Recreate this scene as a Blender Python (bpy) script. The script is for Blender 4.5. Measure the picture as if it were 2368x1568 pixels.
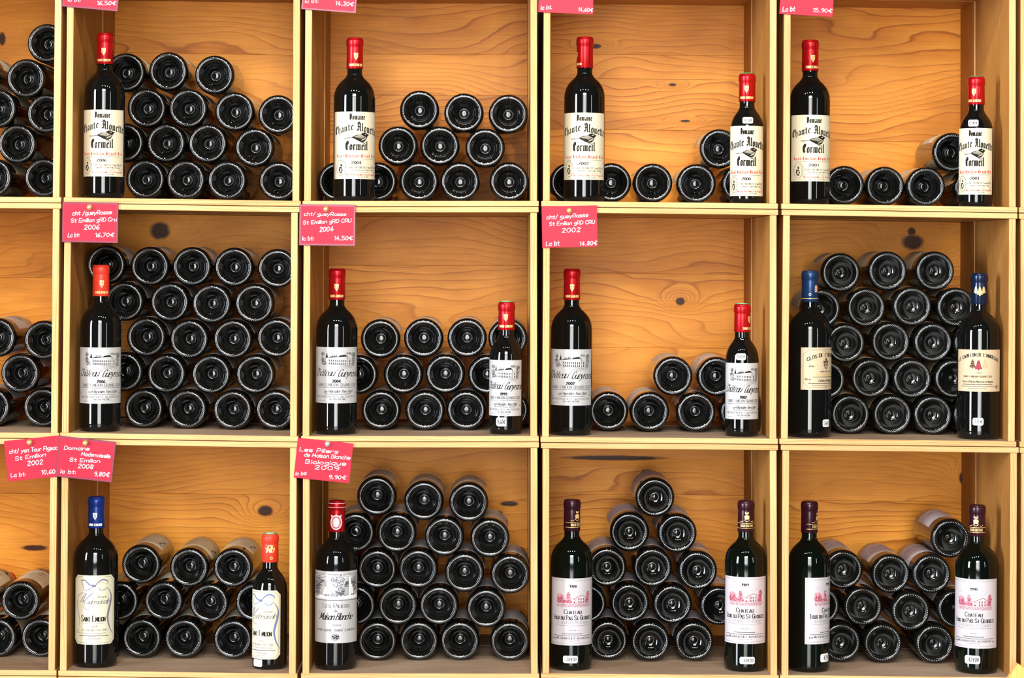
import bpy, bmesh, math, random
from mathutils import Vector, Matrix
R_ = math.radians
for o in list(bpy.data.objects): bpy.data.objects.remove(o)
sc = bpy.context.scene
COL = sc.collection

# ------------------------------------------------------------------ camera
IW, IH = 2368, 1568
DIST = 4.3                       # camera to the fronts of the crates
FPX = 1247.0 * DIST              # focal length in pixels
PCX, PCY = 1160.0, 595.0         # principal point
ROLL = R_(0.40)
CAMZ = 1.232
cam_d = bpy.data.cameras.new('camera'); cam = bpy.data.objects.new('camera', cam_d); COL.objects.link(cam)
cam_d.sensor_fit = 'HORIZONTAL'; cam_d.sensor_width = 36.0
cam_d.lens = FPX / IW * 36.0
cam_d.shift_x = (IW / 2 - PCX) / IW
cam_d.shift_y = (PCY - IH / 2) / IW
cam_d.clip_end = 60
cam.matrix_world = Matrix.Translation((0, -DIST, CAMZ)) @ Matrix.Rotation(R_(90), 4, 'X') @ Matrix.Rotation(ROLL, 4, 'Z')
sc.camera = cam

def at(px, py, y=0.0):
    """where a measured photo position lies at depth y behind the crate fronts"""
    dx, dy = px - PCX, py - PCY
    c, s = math.cos(ROLL), math.sin(ROLL)
    X = dx * c + dy * s; Y = -dx * s + dy * c
    k = (DIST + y) / FPX
    return Vector((X * k, y, CAMZ - Y * k))

# ------------------------------------------------------------------ world, windows, exposure
w = bpy.data.worlds.new('room_air'); sc.world = w; w.use_nodes = True
w.node_tree.nodes['Background'].inputs[0].default_value = (0.95, 0.92, 0.88, 1)
w.node_tree.nodes['Background'].inputs[1].default_value = 0.035
def pane(x, y, z, sx, sz, L, col, aim=(0, 0, 1.1)):
    d = bpy.data.lights.new('window_or_added_daylight', 'AREA'); d.shape = 'RECTANGLE'; d.size = sx; d.size_y = sz
    d.energy = L * math.pi * sx * sz; d.color = col
    o = bpy.data.objects.new('window_or_added_daylight', d); COL.objects.link(o); o.location = (x, y, z)
    v = Vector((aim[0] - x, aim[1] - y, 0)); o.rotation_euler = (R_(90), 0, math.atan2(v.y, v.x) - R_(90))
# glazed shop front across the room (three lights of a door) and one window each to the left and right
for x, sx in ((-1.15, 0.30), (-0.42, 0.85), (0.42, 0.55), (1.05, 0.26)):
    pane(x, -7.6, 1.62, sx, 3.1, 19, (0.99, 0.985, 0.97), aim=(x, 0))
    pane(x, -7.6, 3.95, sx, 1.3, 40, (0.97, 0.98, 1.0), aim=(x, 0))  # upper tier is an added light, set high to shade the crate tops
pane(-5.9, -4.8, 1.95, 1.25, 3.6, 46, (0.84, 0.90, 1.0))
pane(4.4, -5.6, 1.9, 0.26, 2.4, 16, (1.0, 0.98, 0.95))
for x in (-0.9, -0.3, 0.3, 0.9):
    d = bpy.data.lights.new('ceiling_spot', 'AREA'); d.shape = 'DISK'; d.size = 0.09; d.energy = 14; d.color = (1, 0.9, 0.75)
    o = bpy.data.objects.new('ceiling_spot', d); COL.objects.link(o); o.location = (x, -1.9, 2.95)
    o.rotation_euler = (R_(48), 0, 0)
vs = sc.view_settings
vs.view_transform = 'Standard'; vs.look = 'None'; vs.gamma = 1.0; vs.use_curve_mapping = False; vs.exposure = 0.10

# ------------------------------------------------------------------ materials
def nt(m):
    m.use_nodes = True; t = m.node_tree; t.nodes.clear()
    out = t.nodes.new('ShaderNodeOutputMaterial'); b = t.nodes.new('ShaderNodeBsdfPrincipled')
    t.links.new(b.outputs[0], out.inputs[0]); return t, b
def plain(name, col, rough=0.5, metal=0.0, spec=0.5, bump=0.0, var=0.0, scale=300.0, coat=0.0):
    m = bpy.data.materials.new(name); t, b = nt(m)
    b.inputs['Base Color'].default_value = (*col, 1); b.inputs['Roughness'].default_value = rough
    b.inputs['Metallic'].default_value = metal; b.inputs['Specular IOR Level'].default_value = spec
    b.inputs['Coat Weight'].default_value = coat
    if bump or var:
        tc = t.nodes.new('ShaderNodeTexCoord'); n = t.nodes.new('ShaderNodeTexNoise'); n.inputs['Scale'].default_value = scale
        n.inputs['Detail'].default_value = 4
        t.links.new(tc.outputs['Object'], n.inputs['Vector'])
        if bump:
            bp = t.nodes.new('ShaderNodeBump'); bp.inputs['Strength'].default_value = bump; bp.inputs['Distance'].default_value = 0.001
            t.links.new(n.outputs[0], bp.inputs['Height']); t.links.new(bp.outputs[0], b.inputs['Normal'])
        if var:
            mx = t.nodes.new('ShaderNodeMix'); mx.data_type = 'RGBA'
            mx.inputs[6].default_value = (*[c * (1 - var) for c in col], 1); mx.inputs[7].default_value = (*[min(1, c * (1 + var)) for c in col], 1)
            t.links.new(n.outputs[0], mx.inputs[0]); t.links.new(mx.outputs[2], b.inputs['Base Color'])
    return m

def wood(name, along, cross, light, mid, dark, freq=75.0, wander=5.0, rough=0.42, knots=(), fine=0.10, blot=0.35):
    """pine: contour-like growth rings running along one local axis; knots = (along, cross, r_along, r_cross)"""
    m = bpy.data.materials.new(name); t, b = nt(m); N = t.nodes.new; Lk = t.links.new
    def math_(op, a, c=None, d=None):
        n = N('ShaderNodeMath'); n.operation = op
        for i, v in enumerate((a, c, d)):
            if v is None: continue
            if isinstance(v, (int, float)): n.inputs[i].default_value = v
            else: Lk(v, n.inputs[i])
        return n.outputs[0]
    tc = N('ShaderNodeTexCoord'); sep = N('ShaderNodeSeparateXYZ'); Lk(tc.outputs['Object'], sep.inputs[0])
    oi = N('ShaderNodeObjectInfo'); rnd = oi.outputs['Random']
    a = sep.outputs['XYZ'.index(along)]; c = sep.outputs['XYZ'.index(cross)]
    def vec(x, y, z):
        k = N('ShaderNodeCombineXYZ')
        for i, v in enumerate((x, y, z)):
            if isinstance(v, (int, float)): k.inputs[i].default_value = v
            else: Lk(v, k.inputs[i])
        return k.outputs[0]
    def noise(v, scale, detail=2.0, rough_=0.5):
        n = N('ShaderNodeTexNoise'); n.inputs['Scale'].default_value = scale; n.inputs['Detail'].default_value = detail
        n.inputs['Roughness'].default_value = rough_; Lk(v, n.inputs['Vector']); return n.outputs[0]
    r50 = math_('MULTIPLY', rnd, 57.0)
    a2 = math_('ADD', a, r50)
    n1 = noise(vec(math_('MULTIPLY', a2, 2.3), math_('MULTIPLY', c, 7.0), r50), 1.0, 1.5)
    n1b = noise(vec(math_('MULTIPLY', a2, 9.0), math_('MULTIPLY', c, 30.0), r50), 1.0, 2.0)
    tt = math_('ADD', math_('MULTIPLY', c, freq), math_('MULTIPLY', n1, wander * 2.2))
    tt = math_('ADD', tt, math_('MULTIPLY', n1b, 0.75))
    tt = math_('ADD', tt, math_('MULTIPLY', rnd, 13.0))
    kn = None
    for (ka, kc, ra, rc) in knots:
        da = math_('DIVIDE', math_('SUBTRACT', a, ka), ra); dc = math_('DIVIDE', math_('SUBTRACT', c, kc), rc)
        wob = math_('MULTIPLY', math_('SUBTRACT', noise(vec(math_('MULTIPLY', a, 60.0), math_('MULTIPLY', c, 60.0), 0.0), 1.0), 0.5), 0.7)
        d2 = math_('ADD', math_('MULTIPLY', da, da), math_('MULTIPLY', dc, dc))
        d2w = math_('ADD', d2, wob)
        dl = math_('ADD', math_('MULTIPLY', math_('MULTIPLY', da, da), 0.10), math_('MULTIPLY', math_('MULTIPLY', dc, dc), 0.22))
        g = math_('POWER', 2.718, math_('MULTIPLY', dl, -1.0))
        tt = math_('ADD', tt, math_('MULTIPLY', g, 5.0))
        k = N('ShaderNodeMapRange'); k.inputs['From Min'].default_value = 1.25; k.inputs['From Max'].default_value = 0.55
        Lk(d2w, k.inputs['Value']); kk = k.outputs[0]
        kn = kk if kn is None else math_('MAXIMUM', kn, kk)
    fr = math_('FRACT', tt)
    ramp = N('ShaderNodeValToRGB'); e = ramp.color_ramp.elements
    e[0].position = 0.0; e[0].color = (*light, 1); e[1].position = 1.0; e[1].color = (*light, 1)
    q = e.new(0.45); q.color = (*[0.55 * l + 0.45 * m_ for l, m_ in zip(light, mid)], 1)
    q = e.new(0.80); q.color = (*mid, 1)
    q = e.new(0.93); q.color = (*dark, 1)
    Lk(fr, ramp.inputs[0])
    # fine fibres and broad blotches
    nf = noise(vec(math_('MULTIPLY', a2, 14.0), math_('MULTIPLY', c, 420.0), r50), 1.0, 2.0)
    nb = noise(vec(math_('MULTIPLY', a2, 4.0), math_('MULTIPLY', c, 9.0), r50), 1.0, 3.0)
    f = math_('ADD', math_('MULTIPLY', math_('SUBTRACT', nf, 0.5), fine * 4), math_('MULTIPLY', math_('SUBTRACT', nb, 0.5), blot * 2.2))
    f = math_('ADD', f, math_('MULTIPLY', math_('SUBTRACT', rnd, 0.5), 0.16))
    f = math_('ADD', f, 1.0)
    mul = N('ShaderNodeMix'); mul.data_type = 'RGBA'; mul.blend_type = 'MULTIPLY'; mul.inputs[0].default_value = 1.0
    nm = noise(vec(math_('MULTIPLY', a2, 1.7), math_('MULTIPLY', c, 6.0), math_('ADD', r50, 31.0)), 1.0, 2.0)
    mr = N('ShaderNodeMapRange'); mr.inputs['From Min'].default_value = 0.36; mr.inputs['From Max'].default_value = 0.66
    mr.inputs['To Min'].default_value = 0.12; mr.inputs['To Max'].default_value = 1.0; Lk(nm, mr.inputs['Value'])
    calm = N('ShaderNodeMix'); calm.data_type = 'RGBA'; Lk(mr.outputs[0], calm.inputs[0])
    calm.inputs[6].default_value = (*[0.6 * l + 0.4 * m_ for l, m_ in zip(light, mid)], 1); Lk(ramp.outputs[0], calm.inputs[7])
    Lk(calm.outputs[2], mul.inputs[6])
    cg = N('ShaderNodeCombineColor'); Lk(f, cg.inputs[0]); Lk(math_('POWER', f, 1.25), cg.inputs[1]); Lk(math_('POWER', f, 1.6), cg.inputs[2])
    Lk(cg.outputs[0], mul.inputs[7]); colr = mul.outputs[2]
    if kn is not None:
        mx = N('ShaderNodeMix'); mx.data_type = 'RGBA'; Lk(kn, mx.inputs[0]); Lk(colr, mx.inputs[6]); mx.inputs[7].default_value = (0.060, 0.016, 0.003, 1)
        colr = mx.outputs[2]
    Lk(colr, b.inputs['Base Color']); b.inputs['Roughness'].default_value = rough; b.inputs['Specular IOR Level'].default_value = 0.18
    bp = N('ShaderNodeBump'); bp.inputs['Strength'].default_value = 0.25; bp.inputs['Distance'].default_value = 0.0006
    Lk(math_('ADD', nf, fr), bp.inputs['Height']); Lk(bp.outputs[0], b.inputs['Normal'])
    return m

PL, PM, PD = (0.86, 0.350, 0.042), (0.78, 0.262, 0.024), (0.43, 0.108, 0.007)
EL, EM, ED = (0.72, 0.415, 0.185), (0.66, 0.330, 0.120), (0.42, 0.165, 0.042)  # direct light on the front edges put into a paler pine
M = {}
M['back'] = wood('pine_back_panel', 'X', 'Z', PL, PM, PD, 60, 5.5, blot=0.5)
M['side'] = wood('pine_side_board', 'Z', 'Y', (0.50, 0.235, 0.060), (0.36, 0.145, 0.030), (0.18, 0.055, 0.010), 95, 3.5, rough=0.5)  # darkened to put the shade of the inner walls into the colour
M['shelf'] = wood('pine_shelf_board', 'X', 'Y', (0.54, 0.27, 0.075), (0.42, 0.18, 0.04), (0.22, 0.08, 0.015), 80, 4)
M['edge_v'] = wood('pine_lit_edge_upright', 'Z', 'X', EL, EM, ED, 170, 3.0, rough=0.55, fine=0.07, blot=0.30)
M['edge_h'] = wood('pine_lit_edge_level', 'X', 'Z', EL, EM, ED, 170, 3.0, rough=0.55, fine=0.07, blot=0.30)
M['dusty'] = wood('dusty_pine_floor', 'X', 'Y', (0.36, 0.255, 0.175), (0.31, 0.21, 0.135), (0.22, 0.14, 0.085), 60, 4, rough=0.7, fine=0.12, blot=0.5)
M['board'] = wood('yellow_pine_board', 'Z', 'X', (0.80, 0.50, 0.14), (0.74, 0.43, 0.11), (0.55, 0.28, 0.06), 60, 4)
M['glass'] = plain('black_bottle_glass', (0.0030, 0.0032, 0.0030), 0.035)
M['glass_green'] = plain('dark_green_bottle_glass', (0.0014, 0.0030, 0.0019), 0.035)
M['glass_dull'] = plain('dusty_bottle_glass', (0.0050, 0.0055, 0.0048), 0.10, bump=0.02)
M['knurl'] = plain('glint_white_glass_knurls', (0.74, 0.77, 0.80), 0.18)  # whitened base stands in for window glints on the dark glass ridges
M['red'] = plain('red_foil', (0.62, 0.010, 0.014), 0.27, metal=0.7)
M['red_matt'] = plain('scarlet_foil', (0.66, 0.035, 0.014), 0.42)
M['blue'] = plain('royal_blue_foil', (0.006, 0.030, 0.20), 0.30, metal=0.3)
M['navy'] = plain('navy_foil', (0.005, 0.014, 0.045), 0.20, metal=0.3)
M['steel_blue'] = plain('steel_blue_foil', (0.016, 0.050, 0.15), 0.3, metal=0.5)
M['plum'] = plain('plum_foil', (0.032, 0.005, 0.012), 0.24, metal=0.2)
M['green'] = plain('green_tax_stamp', (0.02, 0.42, 0.12), 0.5)
M['stampw'] = plain('pale_stamp_centre', (0.75, 0.85, 0.72), 0.5)
M['cream'] = plain('cream_paper', (0.68, 0.62, 0.45), 0.42, bump=0.03)
M['pale'] = plain('pale_grey_paper', (0.47, 0.47, 0.47), 0.34, bump=0.03)
M['ivory'] = plain('ivory_paper', (0.64, 0.61, 0.44), 0.42, bump=0.03)
M['ecru'] = plain('ecru_paper', (0.55, 0.44, 0.28), 0.55, bump=0.03)
M['rosewhite'] = plain('pinkish_white_paper', (0.54, 0.50, 0.53), 0.42, bump=0.03)
M['tan'] = plain('tan_paper', (0.62, 0.42, 0.26), 0.6, bump=0.03)
M['ink'] = plain('black_ink', (0.015, 0.013, 0.012), 0.75, spec=0.12)
M['inkgrey'] = plain('grey_ink', (0.16, 0.15, 0.15), 0.75, spec=0.12)
M['inkred'] = plain('red_ink', (0.55, 0.03, 0.02), 0.75, spec=0.12)
M['inkmaroon'] = plain('maroon_ink', (0.27, 0.03, 0.06), 0.75, spec=0.12)
M['inkrose'] = plain('rose_ink', (0.62, 0.27, 0.33), 0.75, spec=0.12)
M['inkgold'] = plain('gold_print', (0.85, 0.58, 0.22), 0.35, metal=0.3)
M['inkblue'] = plain('slate_blue_ink', (0.13, 0.17, 0.34), 0.75, spec=0.12)
M['inkmauve'] = plain('mauve_ink', (0.17, 0.15, 0.24), 0.75, spec=0.12)
M['inkpeach'] = plain('peach_ink', (0.72, 0.36, 0.20), 0.75, spec=0.12)
M['inkbrown'] = plain('brown_ink', (0.12, 0.055, 0.03), 0.75, spec=0.12)
M['white'] = plain('white_print', (0.85, 0.85, 0.85), 0.5)
M['pinkprint'] = plain('pale_pink_print', (0.85, 0.55, 0.58), 0.5)
M['mid'] = plain('engraving_mid_grey', (0.42, 0.42, 0.44), 0.5, var=0.5, scale=500)
M['darkgrey'] = plain('engraving_dark_grey', (0.07, 0.07, 0.08), 0.5)
M['card'] = plain('crimson_card', (0.43, 0.005, 0.028), 0.50, spec=0.3, bump=0.02, scale=60)
M['cardedge'] = plain('dark_crimson_border', (0.20, 0.012, 0.045), 0.35)
M['chalk'] = plain('white_marker', (0.93, 0.92, 0.90), 0.5)
M['brass'] = plain('brass_pin', (0.90, 0.66, 0.24), 0.34, metal=0.8)
M['chrome'] = plain('chrome_pin', (0.80, 0.81, 0.81), 0.30, metal=0.8)
M['sticker'] = plain('white_price_sticker', (0.84, 0.85, 0.88), 0.5)
M['wall'] = plain('dark_plaster', (0.05, 0.035, 0.025), 0.9, var=0.3, scale=20)
M['floor'] = plain('polished_stone_floor', (0.13, 0.11, 0.09), 0.16, var=0.3, scale=6)

# ------------------------------------------------------------------ object helpers
def tag(o, label=None, cat=None, group=None, kind=None):
    if label: o['label'] = label
    if cat: o['category'] = cat
    if group: o['group'] = group
    if kind: o['kind'] = kind
    return o
def link(o, parent=None):
    COL.objects.link(o)
    if parent is not None: o.parent = parent
    return o
def empty(name, loc):
    o = bpy.data.objects.new(name, None); o.location = loc; o.empty_display_size = 0.02
    return link(o)
class MB:
    """collects polygons, then becomes one mesh"""
    def __init__(s): s.v = []; s.f = []; s.m = []
    def poly(s, pts, mat=0):
        b = len(s.v); s.v.extend([tuple(p) for p in pts]); s.f.append(tuple(range(b, b + len(pts)))); s.m.append(mat)
    def lathe(s, prof, n=48, mat=0):
        b = len(s.v); rings = []
        for r, z in prof:
            if r < 1e-7: rings.append([len(s.v)]); s.v.append((0, 0, z))
            else:
                rings.append(list(range(len(s.v), len(s.v) + n)))
                s.v.extend([(r * math.sin(2 * math.pi * i / n), -r * math.cos(2 * math.pi * i / n), z) for i in range(n)])
        for A, B in zip(rings, rings[1:]):
            for i in range(n):
                j = (i + 1) % n
                if len(A) == 1 and len(B) == 1: continue
                if len(A) == 1: s.f.append((A[0], B[j], B[i]))
                elif len(B) == 1: s.f.append((A[i], A[j], B[0]))
                else: s.f.append((A[i], A[j], B[j], B[i]))
                s.m.append(mat)
    def mesh(s, name, mats, smooth=False, fixn=False):
        me = bpy.data.meshes.new(name); me.from_pydata(s.v, [], s.f)
        for m in mats: me.materials.append(m)
        if any(s.m): me.polygons.foreach_set('material_index', s.m)
        if fixn:
            bm = bmesh.new(); bm.from_mesh(me); bmesh.ops.recalc_face_normals(bm, faces=bm.faces); bm.to_mesh(me); bm.free()
        if smooth: me.polygons.foreach_set('use_smooth', [True] * len(me.polygons))
        me.update(); return me
def obj(name, me, parent=None, loc=None):
    o = bpy.data.objects.new(name, me)
    if loc is not None: o.location = loc
    return link(o, parent)
def box_mesh(name, corners, mats, pick=None, bevel=0.0007):
    """hexahedron from 8 corners (bottom 4, top 4), edges eased; pick(normal) gives the material slot"""
    me = bpy.data.meshes.new(name); bm = bmesh.new()
    v = [bm.verts.new(c) for c in corners]
    for q in ((0, 3, 2, 1), (4, 5, 6, 7), (0, 1, 5, 4), (1, 2, 6, 5), (2, 3, 7, 6), (3, 0, 4, 7)): bm.faces.new([v[i] for i in q])
    bmesh.ops.recalc_face_normals(bm, faces=bm.faces)
    if bevel: bmesh.ops.bevel(bm, geom=list(bm.edges), offset=bevel, segments=1, affect='EDGES')
    bm.normal_update()
    if pick:
        for f in bm.faces: f.material_index = pick(f.normal)
    bm.to_mesh(me); bm.free()
    for m in mats: me.materials.append(m)
    return me

# ------------------------------------------------------------------ the room
def slab(name, x0, x1, y0, y1, z0, z1, mat):
    c = Vector(((x0 + x1) / 2, (y0 + y1) / 2, (z0 + z1) / 2)); d = Vector((x1 - x0, y1 - y0, z1 - z0)) / 2
    cs = [(sx * d.x, sy * d.y, sz * d.z) for sz in (-1, 1) for sx, sy in ((-1, -1), (1, -1), (1, 1), (-1, 1))]
    return tag(obj(name, box_mesh(name, cs, [mat], None, 0), None, c), kind='structure')
slab('floor', -4.5, 4.5, -8.0, 0.62, -0.10, 0.0, M['floor'])
slab('wall_back', -4.5, 4.5, 0.50, 0.60, 0.0, 3.1, M['wall'])

# ------------------------------------------------------------------ crates
ROWN = {1: 'top', 2: 'middle', 3: 'lower', 4: 'bottommost'}
COLN = ['first', 'second', 'third', 'fourth', 'fifth', 'sixth']
s12 = {0: (465, 469.5), 1: (469.5, 478), 2: (478, 478), 3: (478, 484), 4: (484, 492.5), 5: (492.8, 498)}
s23 = {0: (1010, 1015), 1: (1014, 1022.5), 2: (1021.8, 1022), 3: (1023.5, 1028), 4: (1027.8, 1034), 5: (1034.5, 1040)}
s34 = {0: (1561, 1563.6), 1: (1564, 1571.5), 2: (1570.5, 1571.5), 3: (1571, 1575), 4: (1575, 1580), 5: (1580.5, 1585)}
ys = {}
for c in range(6):
    t = tuple(v - 545 for v in s12[c]); bt = tuple(v + 545 for v in s34[c])
    for r, (A, B) in {1: (t, s12[c]), 2: (s12[c], s23[c]), 3: (s23[c], s34[c]), 4: (s34[c], bt)}.items(): ys[r, c] = (A, B)
# board ends on the photo: (left at top, right at top, left at bottom, right at bottom)
xs = {(1, 0): (-404, 147, -410, 141), (1, 1): (152, 698, 147, 695.5), (1, 2): (703, 1246, 699.5, 1246), (1, 3): (1254, 1800, 1252, 1799), (1, 4): (1810, 2353, 1807, 2353), (1, 5): (2357, 2908, 2357, 2908),
      (2, 0): (-410, 141.5, -413, 137), (2, 1): (146, 692.5, 139, 690), (2, 2): (699, 1245.5, 696, 1246), (2, 3): (1253, 1799.7, 1250, 1799), (2, 4): (1808, 2353, 1802.5, 2350.5), (2, 5): (2357, 2908, 2358.5, 2909),
      (3, 0): (-414, 136.5, -420, 130.5), (3, 1): (139.5, 690, 134.5, 687.5), (3, 2): (697, 1246.5, 696, 1247.3), (3, 3): (1251, 1799.5, 1251, 1801.2), (3, 4): (1806, 2356, 1804, 2354), (3, 5): (2358.5, 2909, 2358, 2909),
      (4, 0): (-420, 130.5, -420, 130.5), (4, 1): (134.5, 687.5, 134.5, 687.5), (4, 2): (696, 1247, 696, 1247), (4, 3): (1251, 1801, 1251, 1801), (4, 4): (1804, 2354, 1804, 2354)}
DEPTH = 0.45; TB = 0.0100; TS = 0.0124; INS = 0.0030
seams = {(1, 0): [250], (1, 1): [122, 300], (1, 2): [127, 222], (1, 3): [126, 182, 300], (1, 4): [325], (2, 0): [640, 800], (2, 1): [640, 800], (2, 2): [615, 760],
         (2, 3): [632, 804], (2, 4): [643, 800], (3, 0): [1140, 1330], (3, 1): [1140, 1330], (3, 2): [1160, 1330], (3, 3): [1144, 1323], (3, 4): [1158, 1400]}
knots = {(2, 1): [(370, 534, 24, 21)], (2, 3): [(1573, 697, 11, 10)], (2, 4): [(2110, 560, 26, 18), (2108, 535, 10, 10)], (3, 1): [(613, 1182, 18, 13)],
         (3, 0): [(80, 1267, 32, 7)], (3, 2): [(1178, 1165, 22, 6)], (1, 3): [(1555, 196, 9, 4), (1375, 107, 16, 6), (1585, 280, 12, 3)], (3, 3): [(1420, 1059, 120, 6)], (3, 4): [(2226, 1105, 9, 14)], (1, 0): [(5, 90, 8, 16)]}
CR = {}
def crate(r, c, label):
    (yl_t, yr_t), (yl_b, yr_b) = ys[r, c]; a, b_, d, e = xs[r, c]
    g = 0.8
    P00, P10 = at(d, yl_b - g), at(e, yr_b - g); P01, P11 = at(a, yl_t + g), at(b_, yr_t + g)
    W = ((P10 - P00).length + (P11 - P01).length) / 2; H = ((P01 - P00).length + (P11 - P10).length) / 2
    if r == 4: P00.z = P10.z = 0.0; H = P01.z
    def mp(x, y, z):
        s, t = x / W, z / H
        p = P00 * (1 - s) * (1 - t) + P10 * s * (1 - t) + P01 * (1 - s) * t + P11 * s * t
        return Vector((p.x, y, p.z))
    base = mp(W / 2, DEPTH / 2, 0)
    root = empty('wine_crate', base); tag(root, label, 'crate', 'pine crates stacked as shelving')
    def plank(name, x0, x1, y0, y1, z0, z1, mats, pick, bev=0.0007):
        cs = [mp(x, y, z) for z in (z0, z1) for x, y in ((x0, y0), (x1, y0), (x1, y1), (x0, y1))]
        ctr = sum(cs, Vector()) / 8
        return obj(name, box_mesh(name, [p - ctr for p in cs], mats, pick, bev), root, ctr - base)
    sp = 0.31
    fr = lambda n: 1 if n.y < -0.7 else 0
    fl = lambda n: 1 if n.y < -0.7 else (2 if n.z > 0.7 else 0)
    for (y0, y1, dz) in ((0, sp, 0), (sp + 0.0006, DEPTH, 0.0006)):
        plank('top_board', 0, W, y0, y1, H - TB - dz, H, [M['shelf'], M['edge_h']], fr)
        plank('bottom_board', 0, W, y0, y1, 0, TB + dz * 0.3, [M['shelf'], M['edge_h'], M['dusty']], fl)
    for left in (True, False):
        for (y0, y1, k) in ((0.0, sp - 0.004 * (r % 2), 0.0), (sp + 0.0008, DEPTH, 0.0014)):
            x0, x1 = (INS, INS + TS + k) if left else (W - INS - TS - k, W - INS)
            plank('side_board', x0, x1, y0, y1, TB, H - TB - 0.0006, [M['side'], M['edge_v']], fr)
    zs = [0.0]
    mid = (a + b_) / 2
    for sy in sorted(seams.get((r, c), []), reverse=True):
        q = at(mid, sy, DEPTH); zs.append((q.z - P00.z) / (P01.z - P00.z) * H)
    zs.append(H)
    if r < 4:
        for z0, z1 in zip(zs, zs[1:]):
            kk = []
            ctr = sum([mp(x, y, z) for z in (z0, z1) for x in (INS, W - INS) for y in (DEPTH, DEPTH + 0.011)], Vector()) / 8
            for kx, ky, rx, ry in knots.get((r, c), []):
                q = at(kx, ky, DEPTH); sc_ = (DIST + DEPTH) / FPX
                if mp(W / 2, 0, z0).z < q.z < mp(W / 2, 0, z1).z: kk.append((q.x - ctr.x, q.z - ctr.z, rx * sc_, ry * sc_))
            mat = wood('pine_back_panel_knotted', 'X', 'Z', PL, PM, PD, 60, 5.5, knots=kk, blot=0.5) if kk else M['back']
            plank('back_plank', INS, W - INS, DEPTH, DEPTH + 0.011, z0 + 0.00015, z1 - 0.00015, [mat], None, 0.0003)
    CR[r, c] = dict(mp=mp, W=W, H=H, floor=lambda x, P0=P00, P1=P10: P0.z + (x - P0.x) / (P1.x - P0.x) * (P1.z - P0.z) + TB,
                    xl=P00.x + INS + TS + 0.0015, xr=P10.x - INS - TS - 0.0015)
what = {(1, 0): 'cut off by the left edge, knotty back', (1, 1): 'with fourteen bottles behind a songbird-label bottle', (1, 2): 'with bottles stacked only on its right side',
        (1, 3): 'with one layer of lying bottles and two upright', (1, 4): 'with three lying bottles between two upright ones', (1, 5): 'of which only a pale edge shows at right',
        (2, 0): 'cut off by the left edge, six bottles in view', (2, 1): 'filled with five layers of lying bottles', (2, 2): 'with three layers of lying bottles below bare back planks',
        (2, 3): 'with few lying bottles and a round knot', (2, 4): 'with blue-capped bottles at both sides', (2, 5): 'of which only a pale edge shows at right',
        (3, 0): 'cut off by the left edge, below a tilted card', (3, 1): 'with a tall blue-capped bottle at left', (3, 2): 'with five layers behind one red-capped bottle',
        (3, 3): 'with a pyramid of bottles between two plum-capped ones', (3, 4): 'with labels of lying bottles showing on top', (3, 5): 'of which only a pale edge shows at right'}
for (r, c), tx in what.items(): crate(r, c, f'{ROWN[r]}-row pine crate {tx}')
for c in range(5): crate(4, c, f'pine crate below the lower row, {COLN[c]} from left, only its top edge visible')

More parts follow.
